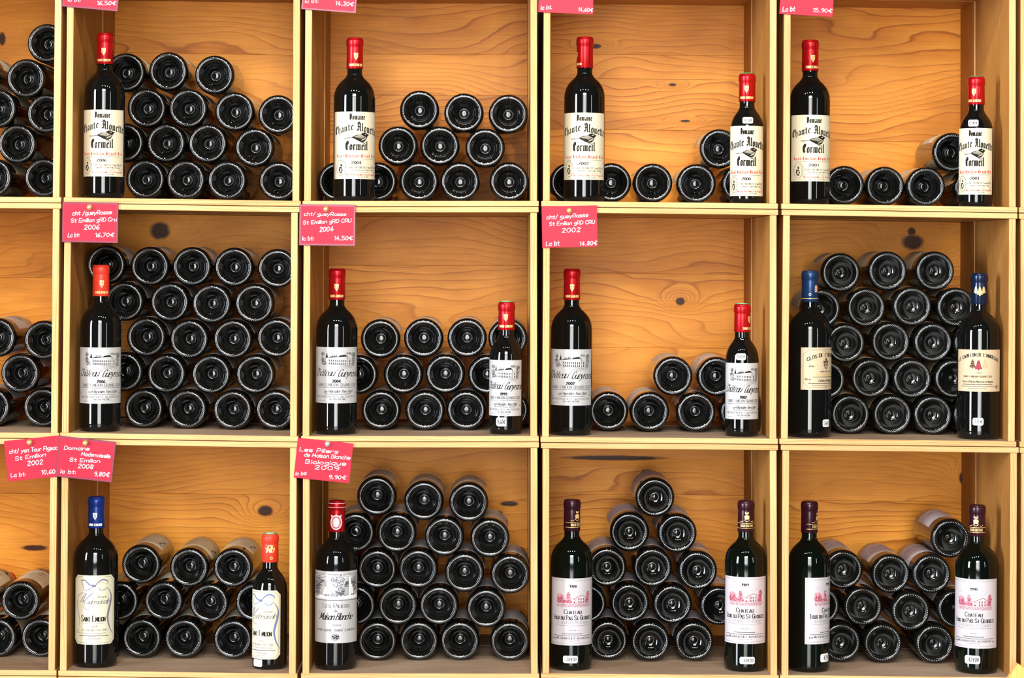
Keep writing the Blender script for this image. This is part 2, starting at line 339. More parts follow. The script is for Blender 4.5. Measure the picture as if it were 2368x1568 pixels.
# ------------------------------------------------------------------ pen strokes and lettering
def smooth(pts, k=4):
    out = []
    for i in range(len(pts) - 1):
        p0 = pts[max(i - 1, 0)]; p1 = pts[i]; p2 = pts[i + 1]; p3 = pts[min(i + 2, len(pts) - 1)]
        for j in range(k):
            t = j / k
            out.append(tuple(0.5 * (2 * b + (c - a) * t + (2 * a - 5 * b + 4 * c - d) * t * t + (3 * b - a - 3 * c + d) * t ** 3) for a, b, c, d in zip(p0, p1, p2, p3)))
    out.append(tuple(pts[-1])); return out
SK = {'A': '-033d63 -1757', 'B': '-030d ~0d3d5b3808 ~0848653303', 'C': '~6b4d2d0a06234365', 'D': '-030d ~0d3d6a663303', 'E': '-6d0d0363 -0848', 'F': '-6d0d03 -0848',
      'G': '~6b4d2d0a06234365 -656838', 'H': '-030d -636d -0868', 'I': '-131d', 'J': '~4d45331304', 'K': '-030d -6d08 -2963', 'L': '-0d0353', 'M': '-031d457d83', 'N': '-030d636d',
      'O': '~3d0a0633666a3d', 'P': '-030d ~0d4d6a4707', 'Q': '~3d0a0633666a3d -4563', 'R': '-030d ~0d4d6a4707 -3763', 'S': '~6b4d2d0b284865432305', 'T': '-333d -0d6d',
      'U': '~0d062343666d', 'V': '-0d336d', 'W': '-0d234a638d', 'X': '-0d63 -036d', 'Y': '-0d386d -3833', 'Z': '-0d6d0363',
      'a': '~58391805234356 -5953', 'b': '-0d03 ~07294956432305', 'c': '~58391906133354', 'd': '~58391805234356 -5d53', 'e': '~065658391906133354', 'f': '~4d2d1b13 -0939',
      'g': '~58391806244457 ~59513000', 'h': '-0d03 ~0729495753', 'i': '-1913 -1b1c', 'j': '~191100 -1b1c', 'k': '-0d03 -4906 -1753', 'l': '-1d13', 'm': '-0903 ~07294743 ~47698783',
      'n': '-0903 ~0729495753', 'o': '~29070523435557392 9'.replace(' ', ''), 'p': '-0900 ~07294956432305', 'q': '~58391805234356 -5950', 'r': '-0903 ~072948', 's': '~58391907263654331304',
      't': '~2c243343 -0949', 'u': '~0905133355 -5953', 'v': '-092349', 'w': '-0913375379', 'x': '-0953 -0359', 'y': '-0933 -6910', 'z': '-09590353',
      '0': '~2d0a0623464a2d', '1': '-0b2d23', '2': '~0b2d4b2703 -0343', '3': '~0c2d4b28 ~28452304', '4': '-3d0656 -3a33', '5': '-4d0d09 ~0939563304', '6': '~4d1a0523453706', '7': '-0d4d13',
      '8': '~2d0b2846230628 ~284b2d', '9': '~4a280a2d4b4623', '.': '-1314', ',': '-1402', '-': '-0737', '/': '-024d', ':': '-1415 -1819', '€': '~6b4d2a26436 5'.replace(' ', '') + ' -0949 -0747',
      "'": '-1d1b', '(': '~3d1a1633', ')': '~0d2a2603', '%': '-036d -0c1b -5455'}
def hexv(ch): return int(ch, 16)
def glyph(ch):
    """strokes (smooth, points) with the baseline at y=0, and the advance width"""
    acc = None
    for k, v in {'é': 'e', 'è': 'e', 'â': 'a', 'É': 'E', 'à': 'a', 'î': 'i', 'û': 'u'}.items():
        if ch == k: acc = 'up' if k in 'éÉ' else 'hat'; cap = ch.isupper(); ch = v
    if ch == ' ': return [], 4.6
    out = []; wd = 0
    for s in SK.get(ch, '-0333').split():
        p = [(hexv(s[i]), hexv(s[i + 1]) - 3) for i in range(1, len(s) - 1, 2)]
        wd = max(wd, max(q[0] for q in p)); out.append((s[0] == '~', p))
    mnx = min(q[0] for _, p in out for q in p); out = [(f, [(q[0] - mnx, q[1]) for q in p]) for f, p in out]; wd -= mnx
    if acc == 'up': y = 11.0 if cap else 7.4; out.append((False, [(2, y), (4, y + 1.8)]))
    if acc == 'hat': out.append((False, [(1, 7.4), (2.7, 8.8), (4.4, 7.4)]))
    return out, wd + 2.0
def bl_minim(x): return [[(x - .8, 5.6), (x, 6.2), (x + .5, 5.4)], [(x, 6), (x, .9)], [(x - .4, 1.1), (x + .2, .1), (x + .9, .8)]]
BL = {'i': (bl_minim(1) + [[(.8, 8.2), (1.4, 8.8)]], 3), 'n': (bl_minim(1) + [[(1, 5.2), (3.4, 6.3)]] + bl_minim(4), 6), 'm': (bl_minim(1) + [[(1, 5.2), (3.4, 6.3)]] + bl_minim(4) + [[(4, 5.2), (6.4, 6.3)]] + bl_minim(7), 9),
      'u': (bl_minim(1) + [[(1, .6), (3.8, 1.2)]] + bl_minim(4), 6), 'o': ([[(.8, 5.2), (.8, 1.2), (2.4, 0), (4, 1.2), (4, 5), (2.4, 6.3), (.8, 5.2)]], 5.5),
      'a': ([[(.8, 5.4), (2.4, 6.3), (3.8, 5.2), (3.8, .9), (4.7, .3)], [(3.8, 3.7), (1.6, 3), (.8, 1.4), (1.8, 0), (3.7, 1.2)]], 5.6),
      'e': ([[(4, 1), (2.4, 0), (.8, 1.3), (.8, 4.8), (2.4, 6.3), (3.9, 4.6), (1, 2.9)]], 5), 'l': ([[(.4, 9.2), (1, 10), (1, 1), (1.6, .1), (2.3, .7)]], 3.2),
      'h': ([[(.4, 9.4), (1, 10), (1, .2)], [(1, 5), (3.4, 6.3), (4.1, 5), (4.1, 1), (3, -1.8)]], 5.6), 't': ([[(1.2, 8), (1.2, 1), (2.2, 0), (3, .7)], [(0, 6), (2.8, 6)]], 3.8),
      'r': (bl_minim(1) + [[(1.2, 5), (2.9, 6.3), (3.7, 5.4)]], 4.6), 'd': ([[(.8, 9.8), (2, 9.6), (4, 6), (4, 1.2), (2.4, 0), (.8, 1.2), (.8, 4.8), (2.4, 6.2), (3.9, 5.2)]], 5.6),
      'D': ([[(-.3, 9.4), (2.6, 10.2), (5.6, 7.6), (5.6, 2.6), (3, 0), (.6, .8)], [(1, 9), (1, 1)], [(2.6, 8.8), (2.6, 1.2)]], 7.4),
      'C': ([[(5.6, 9), (3.4, 10.2), (.8, 7.4), (.8, 2.4), (3, 0), (5.8, 1.4)], [(3, 9.8), (3, .6)], [(2, 5.2), (5, 6.4), (5.6, 9.4)]], 7),
      'A': ([[(-.6, 1), (1.4, 0), (2.4, 1.4), (2.6, 8.6), (.6, 7.4), (1.4, 10), (3.4, 10.4)], [(2.8, 10.2), (5.4, 8.8), (5.4, 1), (6.6, .2)], [(.4, 5), (5.4, 5)]], 7.4),
      'S': ([[(5, 8.8), (3, 10), (.8, 8.2), (1.4, 6.2), (4.6, 4), (5, 2), (3, 0), (.6, 1.2)], [(2.8, 9.6), (2.8, .8)]], 6.4),
      'E': ([[(5, 9), (3, 10.2), (.8, 7.4), (.8, 2.4), (3, 0), (5.4, 1.4)], [(.8, 5.2), (4.6, 5.8)], [(2.6, 9.6), (2.6, .8)]], 6.4),
      'G': ([[(5.4, 9), (3.2, 10.2), (.8, 7.4), (.8, 2.4), (3, 0), (5.6, 1.4), (5.6, 4.8), (3.6, 5.2)], [(2.8, 9.6), (2.8, .8)]], 7)}
class Sheet:
    """print lying on a label: flat drawing coordinates (u across, v up, metres) bent round the bottle"""
    def __init__(s, put): s.put = put; s.b = {}
    def mb(s, mat): return s.b.setdefault(mat, MB())
    def quad(s, mat, q, lift=0.0): s.mb(mat).poly([s.put(u, v, lift) for u, v in q])
    def fill(s, mat, pts, lift=0.0, step=0.0026):
        """filled outline, cut into narrow strips so that it follows the curve"""
        if sum(a[0] * b[1] - b[0] * a[1] for a, b in zip(pts, list(pts[1:]) + [pts[0]])) < 0: pts = list(pts)[::-1]
        def clip(p, c, sg):
            o = []
            for i, b in enumerate(p):
                a = p[i - 1]; da, db = sg * (a[0] - c), sg * (b[0] - c)
                if da * db < 0: t = da / (da - db); o.append((c, a[1] + (b[1] - a[1]) * t))
                if db >= 0: o.append(b)
            return o
        u0, u1 = min(p[0] for p in pts), max(p[0] for p in pts); n = max(1, math.ceil((u1 - u0) / step))
        for i in range(n):
            p = clip(clip(list(pts), u0 + (u1 - u0) * i / n, 1), u0 + (u1 - u0) * (i + 1) / n, -1) if n > 1 else list(pts)
            if len(p) > 2: s.mb(mat).poly([s.put(u, v, lift) for u, v in p])
    def stroke(s, mat, pts, w, curve=False, lift=0.0, w2=None):
        """round pen; w2 = width at the middle of the stroke"""
        if curve: pts = smooth(pts, 5)
        p = [pts[0]]
        for a, b in zip(pts, pts[1:]):
            n = max(1, int(math.hypot(b[0] - a[0], b[1] - a[1]) / 0.0028))
            for i in range(1, n + 1): p.append((a[0] + (b[0] - a[0]) * i / n, a[1] + (b[1] - a[1]) * i / n))
        L = []; Rr = []; m = len(p)
        for i in range(m):
            a = p[max(i - 1, 0)]; c = p[min(i + 1, m - 1)]; dx, dy = c[0] - a[0], c[1] - a[1]; l = math.hypot(dx, dy) or 1e-9
            ww = w / 2 if w2 is None else (w + (w2 - w) * math.sin(math.pi * i / (m - 1))) / 2
            ex = 0.0
            if w2 is None and i in (0, m - 1): ex = (-1 if i == 0 else 1) * ww * 0.7
            q = (p[i][0] + dx / l * ex, p[i][1] + dy / l * ex)
            L.append((q[0] - dy / l * ww, q[1] + dx / l * ww)); Rr.append((q[0] + dy / l * ww, q[1] - dx / l * ww))
        for i in range(m - 1): s.quad(mat, [Rr[i], Rr[i + 1], L[i + 1], L[i]], lift)
    def nib(s, mat, pts, w, ang, thin=0.15, curve=False):
        if curve: pts = smooth(pts, 4)
        nx, ny = math.cos(ang) * w / 2, math.sin(ang) * w / 2
        d = [pts[0]]
        for a, b in zip(pts, pts[1:]):
            n = max(1, int(abs(b[0] - a[0]) / 0.0022))
            d += [(a[0] + (b[0] - a[0]) * i / n, a[1] + (b[1] - a[1]) * i / n) for i in range(1, n + 1)]
        pts = d
        for a, b in zip(pts, pts[1:]):
            dx, dy = b[0] - a[0], b[1] - a[1]; l = math.hypot(dx, dy)
            if l < 1e-9: continue
            tx, ty = -dy / l * w * thin / 2, dx / l * w * thin / 2
            sgn = 1 if nx * tx + ny * ty >= 0 else -1
            ox, oy = nx + sgn * tx, ny + sgn * ty
            ex, ey = dx / l * w * thin * .4, dy / l * w * thin * .4
            q = [(a[0] - ox - ex, a[1] - oy - ey), (b[0] - ox + ex, b[1] - oy + ey), (b[0] + ox + ex, b[1] + oy + ey), (a[0] + ox - ex, a[1] + oy - ey)]
            if (q[1][0] - q[0][0]) * (q[2][1] - q[1][1]) - (q[1][1] - q[0][1]) * (q[2][0] - q[1][0]) < 0: q.reverse()
            s.quad(mat, q)
    def text(s, mat, tx, u0, u1, v, h, style='hand', w=0.13, rise=0.0, arch=0.0, slant=0.0, smallcaps=False, rot=0.0):
        """fits tx between u0 and u1, baseline v, capital height h; rise = slope of the line, arch = sag at both ends"""
        items = []; x = 0.0
        for ch in tx:
            if style == 'black' and ch in BL:
                g, wd = BL[ch]; g = [(False, p) for p in g]; k = 1.0; wd += 1.0
            else:
                small = smallcaps and ch.islower()
                g, wd = glyph(ch.upper() if small else ch); k = 0.74 if small else 1.0
                if style == 'script': wd -= 0.9
            items.append((x, g, k)); x += wd * k
        sx = (u1 - u0) / max(x - 1.5, 1e-6); sy = h / 10.0; mid = (u0 + u1) / 2; half = (u1 - u0) / 2
        for x0, g, k in items:
            uc = u0 + x0 * sx
            dv = rise * (uc - u0) - arch * ((uc - mid) / half) ** 2
            tilt = rise - 2 * arch * (uc - mid) / half ** 2
            for cur, p in g:
                q = []
                for (a, b) in p:
                    du = a * k * sx + b * k * slant * sy; dv2 = b * k * sy
                    q.append((uc + du, v + dv + dv2 + tilt * du))
                if style == 'hand': s.stroke(mat, q, w * h, cur)
                elif style == 'black': s.nib(mat, q, w * h, R_(38), 0.30, cur)
                elif style == 'script': s.nib(mat, q, w * h, R_(12), 0.34, cur)
                else:
                    s.nib(mat, q, w * h, R_(4), 0.45, cur)
                    if not cur and h > 0.0028:
                        for e, f in ((q[0], q[1]), (q[-1], q[-2])):
                            if abs(e[1] - f[1]) > 1.6 * abs(e[0] - f[0]): s.stroke(mat, [(e[0] - w * h, e[1]), (e[0] + w * h, e[1])], w * h * 0.4)
    def line(s, mat, u0, u1, v, h, rng, gap=0.25):
        """a line of print too small to read in the photograph"""
        x = u0
        while x < u1:
            l = rng.uniform(1.2, 4.5) * h
            s.stroke(mat, [(x, v), (min(x + l, u1), v)], h * 0.62); x += l + h * gap * rng.uniform(1.5, 3)
    def build(s, names, parent):
        for mat, b in s.b.items():
            obj(names.get(mat, 'lettering'), b.mesh('print', [M[mat]]), parent)
def bend(R, phi=0.0, z0=0.0, lift=0.00028):
    def put(u, v, extra=0.0):
        a = u / R + phi; r = R + lift + extra
        return (r * math.sin(a), -r * math.cos(a), z0 + v)
    return put
def label_mesh(R, phi, z0, W, H, mat, cut=0.0, curl=0.0):
    """a paper label wrapped on the glass; cut = clipped corners"""
    b = MB(); n = 28; us = [(-.5 + i / n) * W for i in range(n + 1)]
    if cut: us = sorted(set(us + [-W / 2 + cut, W / 2 - cut]))
    def vr(u):
        e = W / 2 - abs(u); k = max(0.0, cut - e) * 1.0 if cut else 0.0
        return k, H - k
    for lift, flip in ((0.00018, False), (0.00004, True)):
        put = bend(R, phi, z0, lift)
        for a, c in zip(us, us[1:]):
            (l0, h0), (l1, h1) = vr(a), vr(c); q = [put(a, l0), put(c, l1), put(c, h1), put(a, h0)]
            b.poly(q[::-1] if flip else q)
    pa, pb = bend(R, phi, z0, 0.00018), bend(R, phi, z0, 0.00004)
    for a, c in zip(us, us[1:]):
        (l0, h0), (l1, h1) = vr(a), vr(c)
        b.poly([pb(a, l0), pb(c, l1), pa(c, l1), pa(a, l0)]); b.poly([pa(a, h0), pa(c, h1), pb(c, h1), pb(a, h0)])
    for u, sgn in ((us[0], 1), (us[-1], -1)):
        l, h = vr(u); q = [pa(u, l), pa(u, h), pb(u, h), pb(u, l)]; b.poly(q if sgn > 0 else q[::-1])
    return b.mesh('paper_label', [mat], smooth=False)
mm = 0.001
def P(*a): return [(a[i] * mm, a[i + 1] * mm) for i in range(0, len(a), 2)]
def scribble(s, mat, cu, cv, ru, rv, n, w, rng, lift=0.0):
    """engraved foliage: short curled strokes inside an oval"""
    for _ in range(n):
        a = rng.uniform(0, 6.28); k = math.sqrt(rng.random()); u, v = cu + ru * k * math.cos(a), cv + rv * k * math.sin(a)
        t = rng.uniform(-.6, .9); l = rng.uniform(.8, 2.4) * mm
        s.stroke(mat, [(u, v), (u + l * .5 * math.cos(t), v + l * .5 * math.sin(t) + .35 * mm), (u + l * math.cos(t), v + l * math.sin(t))], w, False, lift)
def border(s, mat, W, H, ins, w, cut=0.0):
    a, b, c = W / 2 - ins, H - ins, cut
    if cut: pts = [(-a, ins + c), (-a, b - c), (-a + c, b), (a - c, b), (a, b - c), (a, ins + c), (a - c, ins), (-a + c, ins), (-a, ins + c)]
    else: pts = [(-a, ins), (-a, b), (a, b), (a, ins), (-a, ins)]
    for p, q in zip(pts, pts[1:]): s.stroke(mat, [p, q], w)

def art_bird(s, year, W, H, rng):
    k = H / 0.126
    z = lambda v: v * mm * k
    kk = W / 0.098
    U = lambda u: u * mm * kk
    s.text('ink', 'Domaine', U(-12), U(16), z(111), z(11), 'black', .14)
    s.text('ink', 'Chante', U(-44), U(-5), z(82.5), z(14.5), 'black', .125, rise=0.24)
    s.text('ink', 'Alouette', U(2), U(47), z(91), z(15.5), 'black', .125, rise=-0.20)
    # songbird: tail, body, wing, head, beak, legs
    B = lambda *a: [(U(a[i]), z(a[i + 1])) for i in range(0, len(a), 2)]
    s.fill('ink', B(-8, 77.6, -3, 74.8, 5, 70.5, 12, 69, 17, 71.4, 20, 75.5, 21, 79, 24.6, 82.8, 21, 85, 17, 87.2, 12, 86.6, 7.5, 83.5, 0, 82.2, -6, 79.6))
    s.stroke('ink', B(-24, 76.4, -14, 76.7, -4, 77.6), z(1.0)); s.stroke('ink', B(-20, 76.2, -11, 76.9), z(.9))
    s.fill('ink', B(21, 85, 25.8, 83.2, 21.6, 81.6))
    for i in range(7): s.stroke('cream', B(-4 + i * 2.2, 78.6 - i * .5, 4 + i * 2, 81.6 - i * .4, 9 + i * 1.3, 83.4 - i * .9), z(.42), True, lift=.00012)
    for i in range(6): s.stroke('cream', B(9 + i * 1.6, 71.8 + i * .5, 12 + i * 1.4, 74.6 + i * .8), z(.5), False, lift=.00012)
    s.fill('cream', B(15.5, 83.4, 17.6, 84.6, 19.6, 83.8, 17.6, 82.8), .00012); s.fill('ink', B(16.8, 83.4, 17.6, 84.2, 18.4, 83.5), .0002)
    s.stroke('ink', B(7, 71, 10, 68, 14, 67.2, 18, 65), z(1.1)); s.stroke('ink', B(12, 69, 14.5, 67), z(.8))
    s.text('ink', 'Cormeil', U(-19.5), U(22), z(54.0), z(16.5), 'black', .13)
    s.text('inkred', 'Saint Emilion Grand Cru', U(-40), U(43), z(40.2), z(6), 'black', .15)
    s.line('inkgrey', U(-34), U(38), z(37.2), z(1.0), rng)
    s.text('ink', year, U(-8), U(10), z(28), z(5.2), 'roman', .2)
    s.text('ink', 'EARL VIGNOBLES Yves DELOL', U(-15), U(43), z(20), z(3.3), 'hand', .16)
    s.text('ink', 'Récoltant à Saint-Emilion (France)', U(-9), U(38), z(15.6), z(2.3), 'hand', .16)
    s.line('inkgrey', U(4), U(24), z(12), z(.9), rng)
    s.text('inkgrey', '12,5% vol', U(-18), U(-6), z(11.4), z(2.4), 'hand', .15); s.text('inkgrey', '75 cl', U(36), U(43), z(11.4), z(2.4), 'hand', .15)
    s.text('inkred', 'Mis en Bouteilles à la Propriété', U(-19), U(44), z(6.6), z(2.9), 'roman', .15)
    s.text('ink', 'VIN NON FILTRE', U(2), U(24), z(2.8), z(1.8), 'hand', .2); s.line('inkgrey', U(-40), U(-4), z(3), z(.8), rng)
    n = 26
    for f, w in ((1.0, .75), (.74, .45)):
        ring = [(U(-29) + f * U(10.4) * math.cos(i * 6.2832 / n) * (1 + .05 * f * math.sin(i * 5)), z(20.5) + f * z(14.6) * math.sin(i * 6.2832 / n)) for i in range(n + 1)]
        s.stroke('ink', ring, w * mm)
    for pts in ((-30.5, 27, -27.5, 28.5, -26, 24.5, -29, 22.5), (-32.5, 22.5, -27, 22, -25, 16, -28, 10, -31.5, 12, -34, 17)): s.fill('ink', B(*pts))
    s.fill('cream', B(-30, 20, -27.5, 19.5, -28, 13, -30.5, 14), .00012)

def art_chateau(s, year, W, H, rng):
    kv = H / 0.106; ku = W / 0.102
    B = lambda *a: [(a[i] * mm * ku, a[i + 1] * mm * kv) for i in range(0, len(a), 2)]
    U = lambda u: u * mm * ku
    z = lambda v: v * mm * kv
    i_ = 'ink'
    # the country house: main block, gable end, tower with spire, windows, trees, ground
    s.stroke(i_, B(-14, 87, 6, 87.5, 21, 88.5, 25, 84, 32, 83, 32, 71), .35 * mm); s.stroke(i_, B(23, 88, 23, 70.5), .7 * mm)
    s.stroke(i_, B(-14, 87, -14, 75, 8, 73, 23, 70.5, 32, 71), .4 * mm)
    s.fill(i_, B(4, 87.4, 8, 90.4, 18, 91.6, 23, 88.4)); s.fill(i_, B(-13, 86, -9, 88.6, 2, 88.8, 4, 87.2))
    s.fill(i_, B(-19, 86, -16, 96, -14, 86)); s.stroke(i_, B(-16, 95, -16, 98.5), .4 * mm); s.stroke(i_, B(-19, 86, -19, 76), .4 * mm)
    for r_ in (0, 1):
        for j in range(9):
            u = -11.5 + j * 3.7; v = 82.6 - r_ * 5.4 - j * .12
            s.fill(i_, B(u, v, u + 1.5, v, u + 1.5, v - 3.6, u, v - 3.6))
    for u in (26.5,): s.fill(i_, B(u, 82, u + 1.8, 82, u + 1.8, 78, u, 78)); s.fill(i_, B(u, 76.5, u + 1.8, 76.5, u + 1.8, 72.5, u, 72.5))
    for ch in (-6, -2, 1, 13, 17): s.fill(i_, B(ch, 88.6, ch + 1, 88.6, ch + 1, 92, ch, 92))
    for cu, cv, ru, rv, n in ((-26, 93, 4, 4, 60), (-26, 83, 4.5, 5, 80), (-23, 76, 6, 4, 70), (36, 92, 6, 4, 80), (36, 84, 4, 6, 80), (35, 74, 4, 5, 60), (24, 94, 6, 2, 40)):
        scribble(s, i_, U(cu), z(cv), ru * mm, rv * mm, n, .32 * mm, rng)
    for v, a, b in ((72, -12, 10), (69.4, 4, 30), (68, 6, 33), (66.6, 12, 34), (73.6, -24, -8)): s.stroke('inkgrey', [(U(a), z(v)), (U((a + b) / 2), z(v + .8)), (U(b), z(v - .4))], .35 * mm, True)
    s.text(i_, 'Château', U(-44), U(-4), z(51.5), z(13.5), 'script', .085, slant=.5)
    s.text(i_, 'Gueyrosse', U(4), U(50), z(50.5), z(13.5), 'script', .085, slant=.5)
    s.stroke(i_, B(-44, 62, -40, 66, -34, 66.5, -36, 62), .35 * mm, True); s.stroke(i_, B(6, 63, 2, 61, 8, 66, 20, 66, 22, 63), .35 * mm, True)
    s.text(i_, year, U(-5), U(10), z(39.2), z(5.2), 'roman', .24)
    s.text('inkgrey', 'SAINT-EMILION GRAND CRU', U(-37), U(43), z(32), z(5.4), 'roman', .14)
    s.line('ink', U(-37), U(43), z(29.6), z(1.0), rng)
    s.text(i_, 'sarl Vignobles Yves Delol', U(-22), U(33), z(20.2), z(5.2), 'script', .12, slant=.4)
    s.line('ink', U(-20), U(30), z(17.4), z(1.3), rng)
    s.text('inkgrey', 'MIS EN BOUTEILLE AU CHATEAU', U(-39), U(42), z(10.8), z(3.4), 'roman', .15)
    s.text(i_, 'VIN NON FILTRE', U(-11), U(19), z(6.2), z(2.6), 'hand', .22)
    s.line('inkgrey', U(-6), U(16), z(3), z(.8), rng); s.line('inkgrey', U(-36), U(-20), z(4.4), z(.8), rng)
    s.text('inkgrey', '75 cl', U(-46), U(-41), z(18.4), z(2.6), 'hand', .15); s.text('inkgrey', '13% vol', U(41), U(48), z(18.4), z(2.6), 'hand', .15)

def art_bow(s, year, W, H, rng, blue):
    B = lambda *a: [(a[i] * mm, a[i + 1] * mm) for i in range(0, len(a), 2)]
    c = blue
    border(s, 'inkgrey', W, H, 3.2 * mm, .55 * mm, 7.5 * mm)
    bow = [(-26, 119), (-17, 119.5), (-8, 112), (0, 109)], [(-26, 119), (-21, 110), (-18, 101.5), (-9, 103), (-2, 107)], [(2, 108), (8, 116), (17, 121), (26, 118), (28, 113)], [(8, 106), (14, 101.5), (22, 103), (25, 107)]
    for i, p in enumerate(bow): s.stroke(c, [(a * mm, b * mm) for a, b in p], .8 * mm, True, w2=(2.6 if i in (0, 2) else 1.3) * mm)
    s.fill(c, B(-3, 107, -3, 112, 4, 111.5, 4, 107))
    s.stroke('ink', B(10, 112, 13, 116, 20, 114.5, 27, 112), .35 * mm, True)
    s.stroke(c, B(-17, 97, -30, 92, -36, 76, -33, 62, -29, 48, -30, 32), .6 * mm, True, w2=1.5 * mm)
    s.stroke(c, B(25, 107, 34, 94, 34, 80, 29, 62, 27, 48, 32, 30, 39, 18), .5 * mm, True, w2=4.2 * mm)
    s.stroke('inkmauve', B(-31, 78.5, -26, 80, -18, 92, -14, 95, -19, 84, -21, 78, -12, 88, -1, 97), .7 * mm, True, w2=1.7 * mm)
    s.stroke('inkmauve', B(-1, 97, -13, 84, -19, 72, -14, 64.5, -8, 66), .5 * mm, True, w2=1.2 * mm)
    s.text('inkgrey', 'ademoiselle', -14 * mm, 29 * mm, 75.5 * mm, 10 * mm, 'script', .09, slant=.5)
    s.text('inkgrey', 'Domaine', 5 * mm, 24 * mm, 87 * mm, 4.5 * mm, 'script', .11, slant=.4)
    s.text('ink', 'Saint Emilion', -24 * mm, 22 * mm, 43 * mm, 11 * mm, 'roman', .10, smallcaps=True)
    s.line('inkgrey', -23 * mm, 21 * mm, 39.6 * mm, .9 * mm, rng)
    s.text('ink', year, -3 * mm, 7 * mm, 33 * mm, 2.6 * mm, 'hand', .16)
    s.text('inkgrey', 'sarl Vignobles Yves Delol', -24 * mm, 24 * mm, 25.5 * mm, 4 * mm, 'script', .12, slant=.4)
    s.line('inkgrey', -24 * mm, 24 * mm, 21 * mm, 1.3 * mm, rng); s.line('ink', -29 * mm, 29 * mm, 16.2 * mm, 1.8 * mm, rng)
    s.line('inkgrey', -10 * mm, 13 * mm, 11 * mm, 1.5 * mm, rng); s.line('inkgrey', -8 * mm, 12 * mm, 6.5 * mm, 1.0 * mm, rng)
    s.text('inkgrey', '75 cl', -36 * mm, -30 * mm, 25 * mm, 2.6 * mm, 'hand', .16); s.text('inkgrey', '12,5% vol', -36 * mm, -27 * mm, 20.5 * mm, 2.4 * mm, 'hand', .16)

def art_pillars(s, year, W, H, rng):
    hw = W / 2 - .6 * mm; n = 24
    for i in range(n):
        a, b = -hw + 2 * hw * i / n, -hw + 2 * hw * (i + 1) / n
        s.quad('mid', [(a, 80 * mm), (b, 80 * mm), (b, 128 * mm), (a, 128 * mm)])
        s.quad('white', [(a, 82 * mm), (b, 82 * mm), (b, 89 * mm), (a, 89 * mm)], .00008)
    s.stroke('ink', [(-hw, 79.6 * mm), (0, 79.6 * mm), (hw, 79.6 * mm)], .8 * mm); s.stroke('ink', [(-hw, 128 * mm), (0, 128 * mm), (hw, 128 * mm)], .6 * mm)
    for cu, cv, ru, rv, k in ((-36, 112, 12, 13, 170), (-40, 100, 9, 9, 90), (4, 116, 14, 11, 120), (8, 98, 9, 9, 120), (30, 110, 9, 9, 90), (20, 108, 5, 6, 60), (42, 110, 6, 14, 80), (0, 90, 26, 3, 60), (-42, 90, 7, 5, 30)):
        scribble(s, 'darkgrey', cu * mm, cv * mm, ru * mm, rv * mm, k, .9 * mm, rng, .00014)
    for cu, cv, ru, rv, k in ((-16, 122, 16, 6, 70), (14, 122, 18, 6, 70), (6, 106, 12, 10, 60), (-28, 104, 8, 10, 40)):
        scribble(s, 'white', cu * mm, cv * mm, ru * mm, rv * mm, k, .7 * mm, rng, .00020)
    Wt = lambda *a: s.fill('white', P(*a), .00026)
    Wt(-17, 90, -9, 90, -9, 112, -12.5, 117, -16, 112); Wt(-26, 90, -17, 90, -17, 106, -20, 104); Wt(26, 88, 31, 88, 31, 120, 28, 123, 26, 120); Wt(31, 90, 38, 90, 34, 108, 31, 110)
    s.fill('mid', P(17, 90, 26, 90, 26, 104, 19, 104), .00028); s.stroke('darkgrey', P(25.6, 88, 25.6, 120), .5 * mm, lift=.0003); s.stroke('darkgrey', P(31, 88, 31, 118), .5 * mm, lift=.0003)
    for u in (-19, -15, 32, 36): s.fill('darkgrey', P(u, 88.5, u + 3, 88.5, u + 3.4, 91, u + .4, 91), .0003)
    s.text('inkgrey', 'Les Piliers', -25 * mm, 28 * mm, 65.6 * mm, 8 * mm, 'roman', .13, smallcaps=True)
    s.text('inkgrey', 'de', -2 * mm, 4.5 * mm, 58 * mm, 5.2 * mm, 'roman', .14)
    s.text('ink', 'Maison Blanche', -33 * mm, 33 * mm, 43.5 * mm, 12.5 * mm, 'script', .11, slant=.42)
    s.stroke('ink', P(-33, 52, -37, 55, -33, 58, -28, 54), .5 * mm, True)
    s.text('inkgrey', year, -6 * mm, 10 * mm, 31.2 * mm, 3.8 * mm, 'roman', .14)
    s.text('inkgrey', 'MONTAGNE SAINT-EMILION', -40 * mm, 42 * mm, 22 * mm, 4 * mm, 'roman', .2)
    scribble(s, 'ink', 0, 11 * mm, 6.5 * mm, 4.5 * mm, 120, .5 * mm, rng)
    s.stroke('ink', [(7.5 * mm * math.cos(i * .3), 11 * mm + 6 * mm * math.sin(i * .3)) for i in range(22)], .5 * mm)

